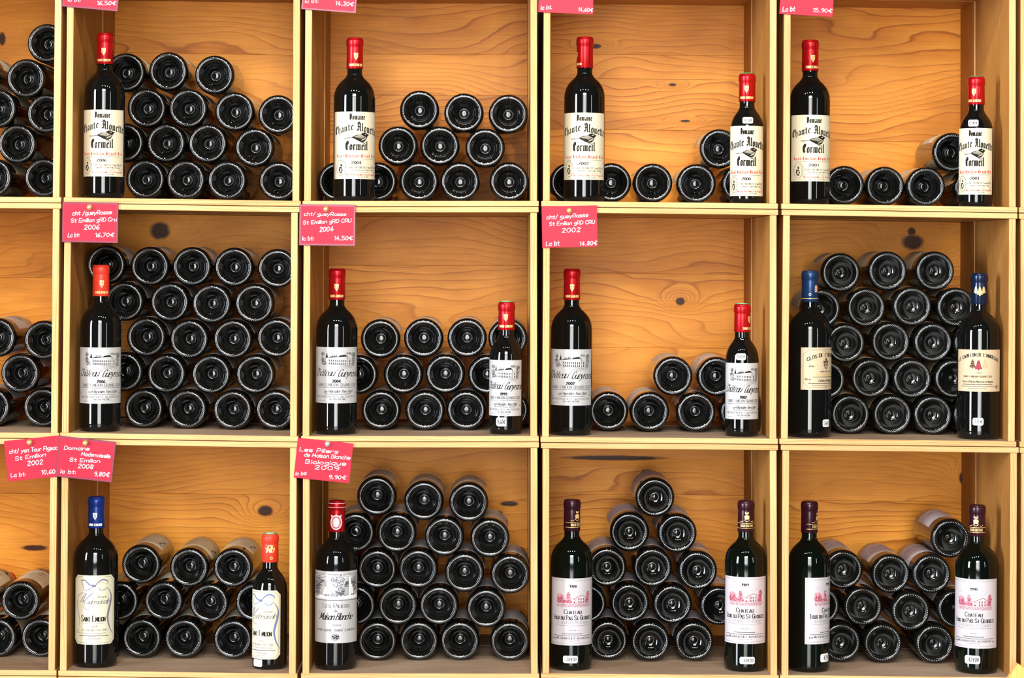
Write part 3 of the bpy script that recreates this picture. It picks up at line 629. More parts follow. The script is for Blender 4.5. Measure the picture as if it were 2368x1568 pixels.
def art_house(s, year, W, H, rng):
    border(s, 'inkgrey', W, H, 3.4 * mm, .3 * mm); border(s, 'inkgrey', W, H, 4.6 * mm, .2 * mm)
    s.text('ink', year, -6 * mm, 7 * mm, 108 * mm, 4.6 * mm, 'roman', .2)
    m_, r_ = 'inkmaroon', 'inkrose'
    s.fill(r_, P(-32, 79, -16, 79, -16, 92, -24, 97, -32, 95)); s.fill(r_, P(-16, 79, -2, 79, -4, 90, -10, 98)); s.fill(r_, P(24, 79, 35, 79, 35, 94, 31, 101, 26, 92))
    for i in range(9): s.fill(r_, P(-32 + i * 7.4, 78, -25 + i * 7.4, 78, -25 + i * 7.4, 71 , -32 + i * 7.4, 71)) if i < 9 and False else None
    s.stroke(m_, P(2, 86, 8, 90, 18, 94, 27, 88), .9 * mm); s.stroke(m_, P(8, 90, 8, 79), .4 * mm); s.stroke(m_, P(26, 89, 26, 79), .4 * mm); s.stroke(m_, P(-12, 84, 0, 88, 6, 84), .6 * mm); s.stroke(m_, P(-10, 84, -10, 79, 6, 79), .4 * mm)
    for u in (10.5, 15, 20.5): s.fill(m_, P(u, 84.5, u + 2, 84.5, u + 2, 88, u, 88)); s.fill(m_, P(u, 79.4, u + 2, 79.4, u + 2, 83, u, 83))
    for u in (-6, 1): s.fill(m_, P(u, 79.2, u + 4, 79.2, u + 2, 82.6))
    s.stroke(m_, P(-32, 79, 36, 79), .4 * mm)
    for i in range(24): a = -31 + i * 2.8; s.stroke(m_, P(a, 71.6, a + 2.4 + (i - 12) * .12, 77.4), .8 * mm)
    for v in (76, 73.6): s.stroke(r_, P(-32, v, 0, v - .5, 35, v), .5 * mm)
    for cu, cv, ru, rv, k in ((-28, 84, 5, 5, 60), (-20, 82, 6, 4, 50), (-9, 93, 3.5, 6, 50), (-8, 82, 6, 3, 40), (31, 92, 4, 8, 90), (29, 82, 5, 4, 50)): scribble(s, m_, cu * mm, cv * mm, ru * mm, rv * mm, k, .55 * mm, rng)
    for u, h in ((-29, 95), (-23, 97), (-20.5, 95)): s.fill(m_, P(u - 1.3, 86, u + 1.3, 86, u, h))
    for a, b, v in ((-30, -22, 104), (-4, 4, 99.5), (10, 16, 99), (20, 26, 101.5)): s.stroke('inkgrey', P(a, v, (a + b) / 2, v + .8, b, v), .3 * mm, True)
    s.text('ink', 'Chateau', -16 * mm, 17 * mm, 58.8 * mm, 8 * mm, 'roman', .12, smallcaps=True)
    s.text('ink', 'Tour du Pas St-Georges', -41 * mm, 41 * mm, 47.6 * mm, 8.4 * mm, 'roman', .115, smallcaps=True)
    s.text('inkgrey', 'ST-GEORGES ST-ÉMILION', -32 * mm, 34 * mm, 40 * mm, 4.8 * mm, 'hand', .09)
    s.line('inkgrey', -34 * mm, 35 * mm, 37 * mm, .9 * mm, rng)
    s.stroke('inkgrey', P(-10, 28, -3, 28), .3 * mm); s.stroke('ink', P(-4, 28, -2, 28), .9 * mm); s.stroke('ink', P(0, 28, .6, 28), .9 * mm); s.stroke('ink', P(3, 28, 5, 28), .9 * mm); s.stroke('inkgrey', P(5, 28, 13, 28), .3 * mm)
    s.line('ink', -20 * mm, 20 * mm, 21.5 * mm, 1.7 * mm, rng); s.line('ink', -40 * mm, 40 * mm, 17.8 * mm, 1.4 * mm, rng)
    s.text('ink', 'MIS EN BOUTEILLE AU CHATEAU', -33 * mm, 35 * mm, 11.6 * mm, 3.4 * mm, 'roman', .14); s.line('inkgrey', -14 * mm, 14 * mm, 8.6 * mm, 1.0 * mm, rng)
    s.text('ink', '12% vol', -42 * mm, -35 * mm, 10.6 * mm, 3 * mm, 'hand', .16); s.text('ink', '75 cl', 38 * mm, 42 * mm, 10.6 * mm, 3 * mm, 'hand', .16)

def art_crest(s, year, W, H, rng):
    border(s, 'inkbrown', W, H, 4.5 * mm, .5 * mm, 9 * mm)
    s.line('inkgrey', -7 * mm, 7 * mm, 72 * mm, .9 * mm, rng)
    s.text('ink', "CLOS DE L'ORATOIRE", -39 * mm, 39 * mm, 62 * mm, 6.6 * mm, 'roman', .16, arch=9 * mm)
    s.text('ink', year, -36 * mm, -25 * mm, 42 * mm, 3.4 * mm, 'roman', .16)
    s.fill('inkbrown', P(-6, 50, -7.5, 54, -4, 53.5, 0, 55, 4, 53.5, 7.5, 54, 6, 50, 5.5, 44, 0, 37.5, -5.5, 44)); s.fill('inkbrown', P(-2, 54, 2, 54, 2.5, 58, 0, 59.5, -2.5, 58))
    s.fill('ecru', P(-3.6, 50, 3.6, 50, 3.2, 43.5, 0, 40.5, -3.2, 43.5), .00012); s.fill('ink', P(-1.2, 49, 1.2, 49, .8, 43, -.8, 43), .0002); s.stroke('ink', P(-3, 46.5, 3, 46.5), .7 * mm, lift=.0002)
    s.text('inkbrown', 'GRAND CRU CLASSE', -14 * mm, 14 * mm, 32.5 * mm, 2.6 * mm, 'roman', .16); s.text('inkgold', 'SAINT-EMILION GRAND CRU', -22 * mm, 22 * mm, 26.8 * mm, 3.4 * mm, 'roman', .2)
    s.line('ink', -28 * mm, 28 * mm, 23.8 * mm, 1.3 * mm, rng); s.text('ink', 'Comtes de Neipperg', -18 * mm, 19 * mm, 15 * mm, 5 * mm, 'script', .12, slant=.4)
    s.line('ink', -36 * mm, 36 * mm, 11.6 * mm, 1.9 * mm, rng); s.line('inkgrey', -30 * mm, 30 * mm, 8 * mm, 1.5 * mm, rng); s.line('ink', -3 * mm, 3 * mm, 5.6 * mm, 1 * mm, rng)
    s.text('ink', '12,5% vol', -43 * mm, -33 * mm, 18 * mm, 3.4 * mm, 'hand', .18)

def bell(s, mat, u, v, k, hi=None):
    s.fill(mat, [(u + a * k * mm, v + b * k * mm) for a, b in ((-6, 0), (6, 0), (6.3, 2), (4.2, 5), (3.2, 11), (1.8, 14.5), (-1.8, 14.5), (-3.2, 11), (-4.2, 5), (-6.3, 2))])
    s.fill(mat, [(u + a * k * mm, v + b * k * mm) for a, b in ((-1.4, -2.4), (1.4, -2.4), (1.2, 0), (-1.2, 0))]); s.stroke(mat, [(u - 1.6 * k * mm, v + 15.6 * k * mm), (u + 1.6 * k * mm, v + 15.6 * k * mm)], 1 * mm * k)
    for b in (2.6, 6, 9.5): s.stroke(hi or 'ecru', [(u - 4.6 * k * mm + b * .15 * mm, v + b * k * mm), (u + 4.6 * k * mm - b * .15 * mm, v + b * k * mm)], .35 * mm, lift=.00012)
def art_bells(s, year, W, H, rng):
    border(s, 'tan', W, H, 1.6 * mm, 1.2 * mm)
    s.text('ink', "LE CARILLON DE L'ANGELUS", -44 * mm, 41 * mm, 66 * mm, 6 * mm, 'roman', .16, arch=11 * mm)
    bell(s, 'inkbrown', -12 * mm, 45 * mm, .92); bell(s, 'inkpeach', 11 * mm, 45 * mm, .92); bell(s, 'inkmaroon', -1 * mm, 42 * mm, 1.05, 'inkpeach')
    s.text('inkgrey', year, -5.5 * mm, 5.5 * mm, 33.6 * mm, 3 * mm, 'roman', .14)
    s.text('inkbrown', 'SAINT-EMILION GRAND CRU', -31 * mm, 25 * mm, 26.6 * mm, 3.2 * mm, 'roman', .18)
    s.text('ink', 'Sté du Château Mazerat et Angelus', -34 * mm, 28 * mm, 17 * mm, 3.6 * mm, 'script', .16, slant=.35)
    s.line('ink', -32 * mm, 26 * mm, 13.4 * mm, 1.6 * mm, rng); s.line('inkgrey', -36 * mm, 32 * mm, 9.6 * mm, 1.8 * mm, rng); s.line('inkgrey', -22 * mm, 14 * mm, 5.8 * mm, 1.4 * mm, rng)
    s.stroke('ink', [(37 * mm + 2.2 * mm * math.cos(a * .42 + .9), 9 * mm + 2.2 * mm * math.sin(a * .42 + .9)) for a in range(13)], 1.5 * mm); s.text('inkgrey', '75 cl', 40.5 * mm, 45 * mm, 7.6 * mm, 3 * mm, 'hand', .14)

# ------------------------------------------------------------------ bottles
SH = ((1, 0), (.992, .08), (.97, .17), (.93, .27), (.87, .37), (.785, .47), (.68, .56), (.55, .645), (.42, .715), (.30, .775), (.19, .83), (.11, .885), (.045, .945), (0, 1))
RN = 0.0141
def profile(R, H, zs, punt='ring', hs=0.046):
    k = R / 0.0378
    if punt == 'ring':
        a = [(0, .0262), (.0020, .02623), (.0040, .02634), (.0056, .02650), (.0064, .0270), (.0070, .0284), (.0078, .0300), (.0088, .0304), (.0105, .0292), (.0128, .0266), (.0141, .0240), (.0147, .0226), (.0158, .0222), (.0172, .0204),
             (.0196, .0160), (.0222, .0104), (.0244, .0058), (.0256, .0040), (.0264, .0036), (.0271, .0026), (.0276, .0010)]
    elif punt == 'flat':
        a = [(0, .0150), (.0028, .0151), (.0048, .0156), (.0056, .0168), (.0062, .0174), (.0082, .0172), (.0120, .0160), (.0160, .0138), (.0200, .0106), (.0230, .0074), (.0252, .0044), (.0264, .0028), (.0272, .0014)]
    else:
        a = [(0, .0188), (.0020, .0190), (.0034, .0202), (.0042, .0212), (.0066, .0214), (.0078, .0206), (.0086, .0206), (.0120, .0192), (.0160, .0162), (.0200, .0120), (.0228, .0082), (.0250, .0044), (.0262, .0030), (.0270, .0016)]
    a += [(.0290, .0004), (.0302, .0001), (.0320, 0), (.0336, .0004), (.0350, .0014), (.0363, .0036), (.0373, .0072), (.0377, .0108), (.0378, .016)]
    p = [(r * k, z) for r, z in a] + [(R, zs * .35), (R, zs * .7)]
    p += [(RN + (R - RN) * f, zs + hs * t) for f, t in SH] + [(RN - .0002, H - .02), (RN + .0008, H - .016), (RN + .0008, H - .005), (RN - .001, H - .001), (.009, H - .0006), (0, H - .0006)]
    return p
def capsule_mesh(H, length, mats):
    b = MB(); f = RN + .0008
    b.lathe([(f + .0007, H - length), (f + .0009, H - length + .0003), (f + .0004, H - .0200), (f + .0003, H - .0165), (f + .0013, H - .0150), (f + .0014, H - .0055), (f + .0011, H - .0042), (f + .0005, H - .0040), (f + .0004, H - .0022), (f - .0006, H - .0006), (f - .0025, H + .0001), (0, H + .0002)], 40)
    return b.mesh('capsule', mats, True)
def knurl_mesh(R, style):
    """ring of moulded ridges that the bottle stands on"""
    b = MB(); k = R / .0378
    n, r0, r1, wd, sk, ht = {'rope': (60, .0300, .0340, .00056, .55, .0013), 'fine': (100, .0304, .0324, .00044, .06, .0008), 'dots': (60, .0308, .0330, .00074, .0, .0011)}[style]
    rows = [(r0, r1)] if style != 'fine' else [(r0, r1), (.0331, .0338)]
    for q0, q1 in rows:
        for i in range(n):
            a0 = 2 * math.pi * i / n
            def pt(t, s, z):
                r = (q0 + (q1 - q0) * t) * k; a = a0 + sk * (t - .5) * (q1 - q0) / (q0 + q1) * 2 * 2 + s * wd / (r / k)
                zz = .0004 if r / k < .0336 else .0008
                return (r * math.sin(a), -r * math.cos(a), zz - z)
            e0 = [pt(0, s, 0) for s in (-1, 1)]; e1 = [pt(1, s, -.0006) for s in (-1, 1)]
            m0, m1 = pt(.25, 0, ht), pt(.75, 0, ht * .8)
            L0, L1 = pt(.25, -1.15, 0), pt(.75, -1.15, -.0003); R0, R1 = pt(.25, 1.15, 0), pt(.75, 1.15, -.0003)
            T0, T1 = pt(-.12, 0, 0), pt(1.12, 0, -.0007)
            for q in ((T0, m0, L0), (T0, R0, m0), (L0, m0, m1, L1), (m0, R0, R1, m1), (L1, m1, T1), (m1, R1, T1)): b.poly(q)
    return b.mesh('knurled_rim', [M['knurl']], False, fixn=False)

# stickers: rounded, bent on the glass
def sticker(parent, R, phi, z, w_, h_, text, R2=None, cut=False):
    b = MB(); put = bend(R, phi, z, .00035); n = 8; c = min(w_, h_) * .16
    us = [-w_ / 2, -w_ / 2 + c] + [-w_ / 2 + c + (w_ - 2 * c) * i / n for i in range(1, n)] + [w_ / 2 - c, w_ / 2]
    for a, d in zip(us, us[1:]):
        ka = c if abs(abs(a) - w_ / 2) < 1e-9 else 0; kd = c if abs(abs(d) - w_ / 2) < 1e-9 else 0
        b.poly([put(a, ka), put(d, kd), put(d, h_ - kd), put(a, h_ - ka)])
    st = obj('price_sticker', b.mesh('price_sticker', [M['sticker']]), parent)
    if text:
        s = Sheet(bend(R, phi, z, .00048)); s.text('ink', text, -w_ * .40, w_ * .40, h_ * .27, h_ * .48, 'hand', .14, slant=.15); s.build({'ink': 'price'}, st)
def shield(s, mat, u, v, k):
    q = lambda *a: s.fill(mat, [(u + a[i] * k * mm, v + a[i + 1] * k * mm) for i in range(0, len(a), 2)])
    for a in (-4.4, -1.3, 1.8): q(a, 12, a + 2.6, 12, a + 2.6, 14.5, a, 14.5)
    q(-4.6, 10.6, 4.6, 10.6, 4.6, 11.6, -4.6, 11.6)
    for a in (-4.2, -1.1, 2.0): q(a, 5.4, a + 2.1, 5.4, a + 2.1, 10, a, 10)
    q(-3.2, 4.8, 3.2, 4.8, 1.8, 2.6, -1.8, 2.6); q(-1.4, 2, 1.4, 2, 0, -.4)
def cap_print(kind, cap, H, length, phi):
    f = RN + .0008 + .0010; s = Sheet(bend(f, phi, H - length, .00012)); mat = 'inkgold'
    if kind == 'shield':
        shield(s, 'inkgold', 0, .016, .92); s.text('inkgold', 'SAINT-EMILION', -.0135, .0135, .0048, .0042, 'roman', .2)
    elif kind == 'shield_pale':
        shield(s, 'white', 0, .016, .92); s.text('white', 'SAINT-EMILION', -.0135, .0135, .0048, .0040, 'roman', .2)
    elif kind == 'script':
        s.text('inkgold', 'Rb', -.0062, .0062, .019, .013, 'script', .16, slant=.3); s.stroke('inkgold', P(-8.5, 26.5, 0, 24.5, 8.5, 25.5), 1.1 * mm, True)
        s.stroke('inkgold', [(3 * mm + 2.2 * mm * math.cos(i * .5), 8 * mm + 2.2 * mm * math.sin(i * .5)) for i in range(14)], 1.0 * mm)
    elif kind == 'medal':
        n = 26
        for r_, w_ in ((1.0, 2.6), (.70, 1.2)):
            s.stroke('pinkprint', [(r_ * 10.5 * mm * math.cos(i * 6.2832 / n), .018 + r_ * 12.5 * mm * math.sin(i * 6.2832 / n)) for i in range(n + 1)], w_ * mm)
        s.fill('pinkprint', [(6 * mm * math.cos(i * .6283), .018 + 8.5 * mm * math.sin(i * .6283)) for i in range(10)], .0001); s.fill('pinkprint', P(-3, 29.5, 3, 29.5, 0, 34)); s.fill('pinkprint', P(-9, 27, -6, 31, -11, 32)); s.fill('pinkprint', P(9, 27, 6, 31, 11, 32))
        for v in (.0462, .0538): s.stroke('pinkprint', [(-.0225 + i * .003, v) for i in range(16)], 1.1 * mm, lift=.0006)
        s.text('pinkprint', 'CONTROLE SAINT EMILION', -.021, .021, .0480, .0042, 'hand', .16)
    elif kind == 'bands':
        for v in (.0075, .0168): s.stroke('inkgold', [(-.024 + i * .003, v) for i in range(17)], .75 * mm)
        s.text('inkgold', 'TOUR DU PAS', -.0135, .0135, .0100, .0044, 'roman', .15)
        for u in (-.0105, .0105): s.stroke('inkgold', [(u - .003, .0205), (u, .0195), (u + .0035, .0215)], .8 * mm, True)
        for a in ((-4, 24, 4, 24, 5, 30, 0, 33, -5, 30), (-3, 34, 3, 34, 3.6, 38, 0, 36.6, -3.6, 38)): s.fill('inkgold', P(*a))
        s.stroke('inkgold', P(-5, 23, 0, 20, 5, 23), .9 * mm, True)
    elif kind == 'bell':
        bell(s, 'inkgold', -.0075, .0215, .72, 'inkbrown'); bell(s, 'inkgold', .0075, .0215, .72, 'inkbrown'); bell(s, 'inkgold', 0, .018, .85, 'inkbrown')
    elif kind == 'crest':
        s.stroke('inkgold', [(-.024 + i * .003, .0062) for i in range(17)], 1.3 * mm)
        for v in (0, 4, 8): scribble(s, 'inkpeach', 10 * mm, (.0205 + v * mm), 3.2 * mm, 2.4 * mm, 22, .9 * mm, random.Random(3))
        s.stroke('white', [(-2 * mm + 2.1 * mm * math.cos(i * .5), 14 * mm + 2.1 * mm * math.sin(i * .5)) for i in range(12)], .9 * mm)
        s.text('white', 'BOUTEILLE', -.0085, .0095, .0470, .0042, 'hand', .2)
    s.build({'inkgold': 'gold_emblem', 'pinkprint': 'pale_emblem', 'white': 'pale_emblem', 'inkpeach': 'emblem', 'inkbrown': 'emblem_line'}, cap)

YST = 0.064
GL = {}
def glass_mesh(R, H, zs, punt, mat, n=56):
    key = (round(R, 5), round(H, 5), round(zs, 5), punt, mat)
    if key not in GL:
        b = MB(); b.lathe(profile(R, H, zs, punt), n); GL[key] = b.mesh('bottle_glass', [M[mat]], True)
    return GL[key]
def standing(cell, cx, hw, top, lab, phi, art, paper, year, cap, emblem, label, half=False, larc=2.5, cut=0.0, price=None, glass='glass', capphi=0.0, stamp=False, artkw=None, group='bottles displayed upright in front of the stacks'):
    K = CR[cell]; sc_ = FPX / (DIST + YST); R = hw / sc_
    p = at(cx, top, YST); x = min(max(p.x, K['xl'] + R), K['xr'] - R); z0 = K['floor'](x) + .0004
    H = p.z - z0
    root = empty('wine_bottle', (x, YST, z0)); tag(root, label, 'bottle', group)
    clen = .0525 if half else .0585
    zs = H - (.108 if half else .1145)
    obj('bottle_glass', glass_mesh(R, H, zs, 'ring', glass), root)
    c = obj('capsule', capsule_mesh(H, clen, [M[cap]]), root)
    cap_print(emblem, c, H, clen, R_(capphi))
    if stamp:
        b = MB(); b.lathe([(.0128, H + .0002), (.0132, H + .0007), (.0126, H + .0012), (.0085, H + .0012)], 32); st = obj('tax_stamp', b.mesh('tax_stamp', [M['green']], True), root)
        b = MB(); b.lathe([(.0085, H + .0012), (.0080, H + .0015), (0, H + .0015)], 32); obj('stamp_centre', b.mesh('stamp_centre', [M['stampw']], True), st)
    yf = YST - R
    lt = at(cx, lab[0], yf).z - z0; lb = at(cx, lab[1], yf).z - z0
    W = larc * R; HH = lt - lb; ph = R_(phi)
    lo = obj('front_label', label_mesh(R, ph, lb, W, HH, M[paper], cut), root)
    s = Sheet(bend(R, ph, lb)); art(s, year, W, HH, random.Random(year), **(artkw or {}))
    s.build({'ink': 'black_print', 'inkred': 'red_print', 'inkgrey': 'grey_print', 'cream': 'highlight', 'inkmaroon': 'maroon_print', 'inkrose': 'rose_print', 'inkgold': 'gold_print', 'inkblue': 'blue_ribbon', 'inkmauve': 'mauve_print', 'mid': 'engraving_ground', 'darkgrey': 'engraving_foliage', 'white': 'engraving_pillars', 'inkpeach': 'peach_print', 'inkbrown': 'brown_print', 'tan': 'label_edge', 'ecru': 'highlight'}, lo)
    if price:
        x0, x1, y0, y1, txt = price; cxx = ((x0 + x1) / 2 - cx) / hw
        a = math.asin(max(-.95, min(.95, cxx))); zt = at(cx, y1, yf).z - z0
        sticker(root, R, a, zt, (x1 - x0) / sc_ / max(.5, math.cos(a)), (y1 - y0) / sc_, txt)
    return root
bd = dict(art=art_bird, paper='cream', larc=2.62)
standing((1, 1), 243, 47, 77, (253.5, 408), 1, year='2006', cap='red', emblem='shield', label='red-capped bottle with songbird label 2006, standing in the top-row second crate', **bd)
standing((1, 2), 821, 48, 88, (258, 413.7), 9, year='2004', cap='red', emblem='shield', capphi=12, label='red-capped bottle with songbird label 2004, standing in the top-row third crate', **bd)
standing((1, 3), 1353, 47.3, 86, (260.6, 415.6), -5, year='2002', cap='red', emblem='shield', capphi=-75, label='red-capped full-size bottle with songbird label 2002, in the top-row fourth crate', **bd)
standing((1, 3), 1728, 38.5, 171, (291, 453), -8, year='2000', cap='red', emblem='shield', half=True, stamp=True, capphi=-10, price=(1714, 1738, 271, 285.5, '14,50€'), label='half bottle with songbird label 2000 and small price sticker, top-row fourth crate', art=art_bird, paper='cream', larc=2.75)
standing((1, 4), 1874, 46.5, 93, (265.6, 419), 3, year='2001', cap='red', emblem='shield', capphi=12, label='red-capped full-size bottle with songbird label 2001, in the top-row fifth crate', **bd)
standing((1, 4), 2258, 39, 178, (296, 449.6), -17, year='2001', cap='red', emblem='shield', half=True, stamp=True, capphi=-28, price=(2233, 2255, 277, 292, '8,90€'), label='half bottle with songbird label 2001 and small price sticker, top-row fifth crate', art=art_bird, paper='cream', larc=2.6)
ch = dict(art=art_chateau, paper='pale', larc=2.7)
standing((2, 1), 234, 47.5, 612.6, (803.8, 933.6), 8, year='2006', cap='red_matt', emblem='shield', capphi=15, label='red-capped bottle with grey country-house label 2006, in the middle-row second crate', **ch)
standing((2, 2), 780, 48, 621, (803, 932.7), 1, year='2004', cap='red', emblem='shield', label='red-capped full-size bottle with country-house label 2004, in the middle-row third crate', **ch)
standing((2, 2), 1171.5, 38.6, 698, (833, 962.4), -12, year='1999', cap='red', emblem='shield', half=True, stamp=True, capphi=-5, price=(1149, 1172, 966, 986, '9,60€'), label='half bottle with country-house label 1999, green cap top, middle-row third crate', **ch)
standing((2, 3), 1323, 48, 621.6, (808, 938), -8, year='2002', cap='red', emblem='shield', label='red-capped full-size bottle with country-house label 2002, in the middle-row fourth crate', **ch)
standing((2, 3), 1716.7, 38.5, 703, (840, 970), -4, year='2002', cap='red', emblem='shield', half=True, stamp=True, capphi=50, price=(1699.5, 1721.5, 817.6, 832.5, '8,60€'), label='half bottle with country-house label 2002 and price sticker, middle-row fourth crate', **ch)
standing((2, 4), 1873.5, 50, 626, (803.7, 901.5), 41, art=art_crest, paper='ecru', year='1994', cap='steel_blue', emblem='crest', larc=2.5, price=(1899.6, 1916.6, 971, 988, '56€'), label='blue-capped bottle with crest on beige label, at left of middle-row fifth crate')
standing((2, 4), 2274, 50, 631.4, (809, 906), -11, art=art_bells, paper='ecru', year='2000', cap='navy', emblem='bell', larc=2.4, capphi=-8, price=(2251, 2275, 967, 984, '54€'), label='navy-capped bottle with three bells on beige label, at right of middle-row fifth crate')
standing((3, 1), 214.5, 50.3, 1148, (1331, 1491), 4, art=art_bow, paper='ivory', year='2008', cap='blue', emblem='shield_pale', larc=2.12, cut=.0085, artkw=dict(blue='inkmauve'), label='tall bottle with royal blue cap and ribbon-bow label, lower-row second crate')
standing((3, 1), 625, 40, 1234, (1366, 1525), -27, art=art_bow, paper='ivory', year='2012', cap='red_matt', emblem='script', half=True, stamp=True, larc=2.45, cut=.0085, artkw=dict(blue='inkblue'), capphi=4, price=(590, 611, 1526.5, 1543, ''), label='half bottle with scarlet cap and blue ribbon-bow label, lower-row second crate')
standing((3, 2), 779, 49, 1156.6, (1321.7, 1487.6), 2, art=art_pillars, paper='pale', year='2009', cap='red', emblem='medal', larc=2.75, label='red-capped bottle with engraved stone pillars on label, lower-row third crate')
hs_ = dict(art=art_house, paper='rosewhite', cap='plum', emblem='bands', larc=2.55, glass='glass_green')
standing((3, 3), 1323, 48.5, 1154.8, (1338, 1493), 2, year='1988', capphi=38, price=(1303, 1337, 1517, 1533.7, '. 38€00'), label='plum-capped bottle with maroon vineyard label 1988, left of the bottle pyramid', **hs_)
standing((3, 3), 1727.5, 48.3, 1157, (1335, 1489.5), -8, year='1989', capphi=0, price=(1710, 1745, 1519.7, 1536, '. 40€00'), label='plum-capped bottle with maroon vineyard label 1989, right of the bottle pyramid', **hs_)
standing((3, 4), 1872, 48, 1159, (1336.5, 1490), 55, year='1990', capphi=60, price=(1895, 1916, 1513.5, 1532.7, '. 42€'), label='plum-capped bottle with label turned to the right, left in the lower-row fifth crate', **hs_)
standing((3, 4), 2260, 49.5, 1167, (1340, 1500), -20, year='1990', capphi=-20, price=(2225, 2258, 1517, 1536, '. 42€00'), label='plum-capped bottle with vineyard label 1990, right in the lower-row fifth crate', **hs_)

# ------------------------------------------------------------------ lying bottles: butt centres as measured, layer by layer from the floor
LY = {
 (1, 0): [[(-17.5, 411), (100.5, 407.5)], [(39, 333)], [(-8, 249), (107, 263)], [(-47, 170), (59.5, 181)], [(110, 99.8)]],
 (1, 1): [[(335.6, 414.5), (429, 414), (524.6, 416.8), (645, 416)], [(287, 330), (383.6, 331), (480, 331.6), (588, 341)], [(338.7, 249.8), (434.5, 250.3), (542, 258), (642, 264.6)], [(290, 167), (388.5, 165), (495.3, 173)]],
 (1, 2): [[(773, 419.5), (872, 420), (968.7, 419.5), (1063.8, 419.7), (1182, 418.5)], [(920, 337), (1017, 337), (1122, 342)], [(969.7, 254), (1072.7, 260.6), (1175.5, 263.5)]],
 (1, 3): [[(1317, 421.6), (1414.5, 420), (1510, 421), (1610.7, 421.6), (1716.6, 422.6)], [(1664, 343.5)]],
 (1, 4): [[(1954, 426), (2047, 426.7), (2141.6, 427.3), (2262, 428)], [(2202.5, 352)]],
 (2, 0): [[(-22, 945), (98, 943.5)], [(46, 863.6)], [(-9, 781), (99.7, 787)]],
 (2, 1): [[(332, 947.6), (432.8, 948), (537.5, 949), (636, 948.3)], [(285, 860), (384.3, 864.4), (487.8, 866), (590, 866)], [(337.6, 779.7), (437, 784.6), (538, 784.6), (638.7, 782)], [(286.8, 697.3), (392, 699), (489, 702.5), (588, 702)], [(244.6, 612.6), (346, 616), (443.7, 616.4), (540.5, 618), (642, 621)]],
 (2, 2): [[(880.8, 948.5), (982.8, 949.6), (1078, 949), (1181, 948.5)], [(828, 866.5), (932.4, 866), (1029.5, 865), (1127.6, 866.5)], [(879.3, 783.7), (979.4, 782), (1080, 781.5), (1174.7, 782)]],
 (2, 3): [[(1408, 951), (1502.5, 952), (1609.8, 952.6), (1710, 952)], [(1556.7, 870), (1657.5, 871)]],
 (2, 4): [[(1967, 958.6), (2063.7, 959), (2159, 959.8), (2256, 960.5)], [(1910, 879), (2014, 875), (2110, 876), (2206, 876)], [(1956, 793.9), (2060, 790.5), (2158.5, 792), (2258, 794)], [(1899.6, 714), (2003.5, 711.5), (2110, 708.8), (2211.5, 711)], [(1945, 630.6), (2053, 626.8), (2162.6, 626.8)]],
 (3, 0): [[(-7.4, 1477), (93, 1478.5)], [(-56, 1390), (46.8, 1390)]],
 (3, 1): [[(228.6, 1477), (327.5, 1475), (425, 1475), (538, 1476.6)], [(275, 1390.7), (378, 1390), (483.5, 1395), (588.8, 1393)], [(326, 1306), (437, 1313), (538, 1313.7)]],
 (3, 2): [[(872, 1485), (968.5, 1485), (1063.6, 1485.4), (1182, 1484.7)], [(823, 1400.6), (919.5, 1401), (1015, 1401), (1124, 1407.6)], [(775, 1317), (872, 1316.6), (966.7, 1316), (1074, 1324.7), (1180, 1328.7)], [(821, 1231.8), (917, 1233), (1027.5, 1241.4), (1133, 1245)], [(870.8, 1147.8), (980, 1158.5), (1084, 1162)]],
 (3, 3): [[(1314, 1480), (1407, 1479.5), (1504, 1481), (1605.6, 1482)], [(1357, 1396), (1456.6, 1394.7), (1555.4, 1398), (1664, 1401.7)], [(1404, 1312), (1509, 1313), (1613.7, 1320)], [(1456, 1230.7), (1566.5, 1234)], [(1515, 1151)]],
 (3, 4): [[(1946, 1486), (2042, 1487.7), (2162, 1490)], [(1897, 1401), (1996, 1403), (2106.6, 1414), (2213, 1408.5)], [(1951, 1318), (2060, 1327.7), (2155, 1328)], [(2198.8, 1246)]]}
RL, HL = 0.0378, 0.300
ZSL = HL - .1145
style = {(2, 4): ('dome', 'rope', 'glass_dull'), (3, 2): ('ring', 'fine', 'glass'), (3, 3): ('flat', 'dots', 'glass'), (3, 4): ('dome', 'dots', 'glass_dull')}
paperof = {(1, 0): 'cream', (1, 1): 'cream', (1, 2): 'cream', (1, 3): 'cream', (1, 4): 'cream', (2, 4): 'ecru', (3, 0): 'cream', (3, 1): 'ivory', (3, 3): 'rosewhite', (3, 4): 'rosewhite'}
capof = {(2, 4): 'navy', (3, 1): 'blue', (3, 3): 'plum', (3, 4): 'plum'}
KN = {k: knurl_mesh(RL, k) for k in ('rope', 'fine', 'dots')}
LAB = {}
def lying_label(paper, cut):
    if (paper, cut) not in LAB: LAB[paper, cut] = label_mesh(RL, 0, .048, .094 if not cut else .080, .112, M[paper], cut)
    return LAB[paper, cut]
CAPM = {}
PR = {}
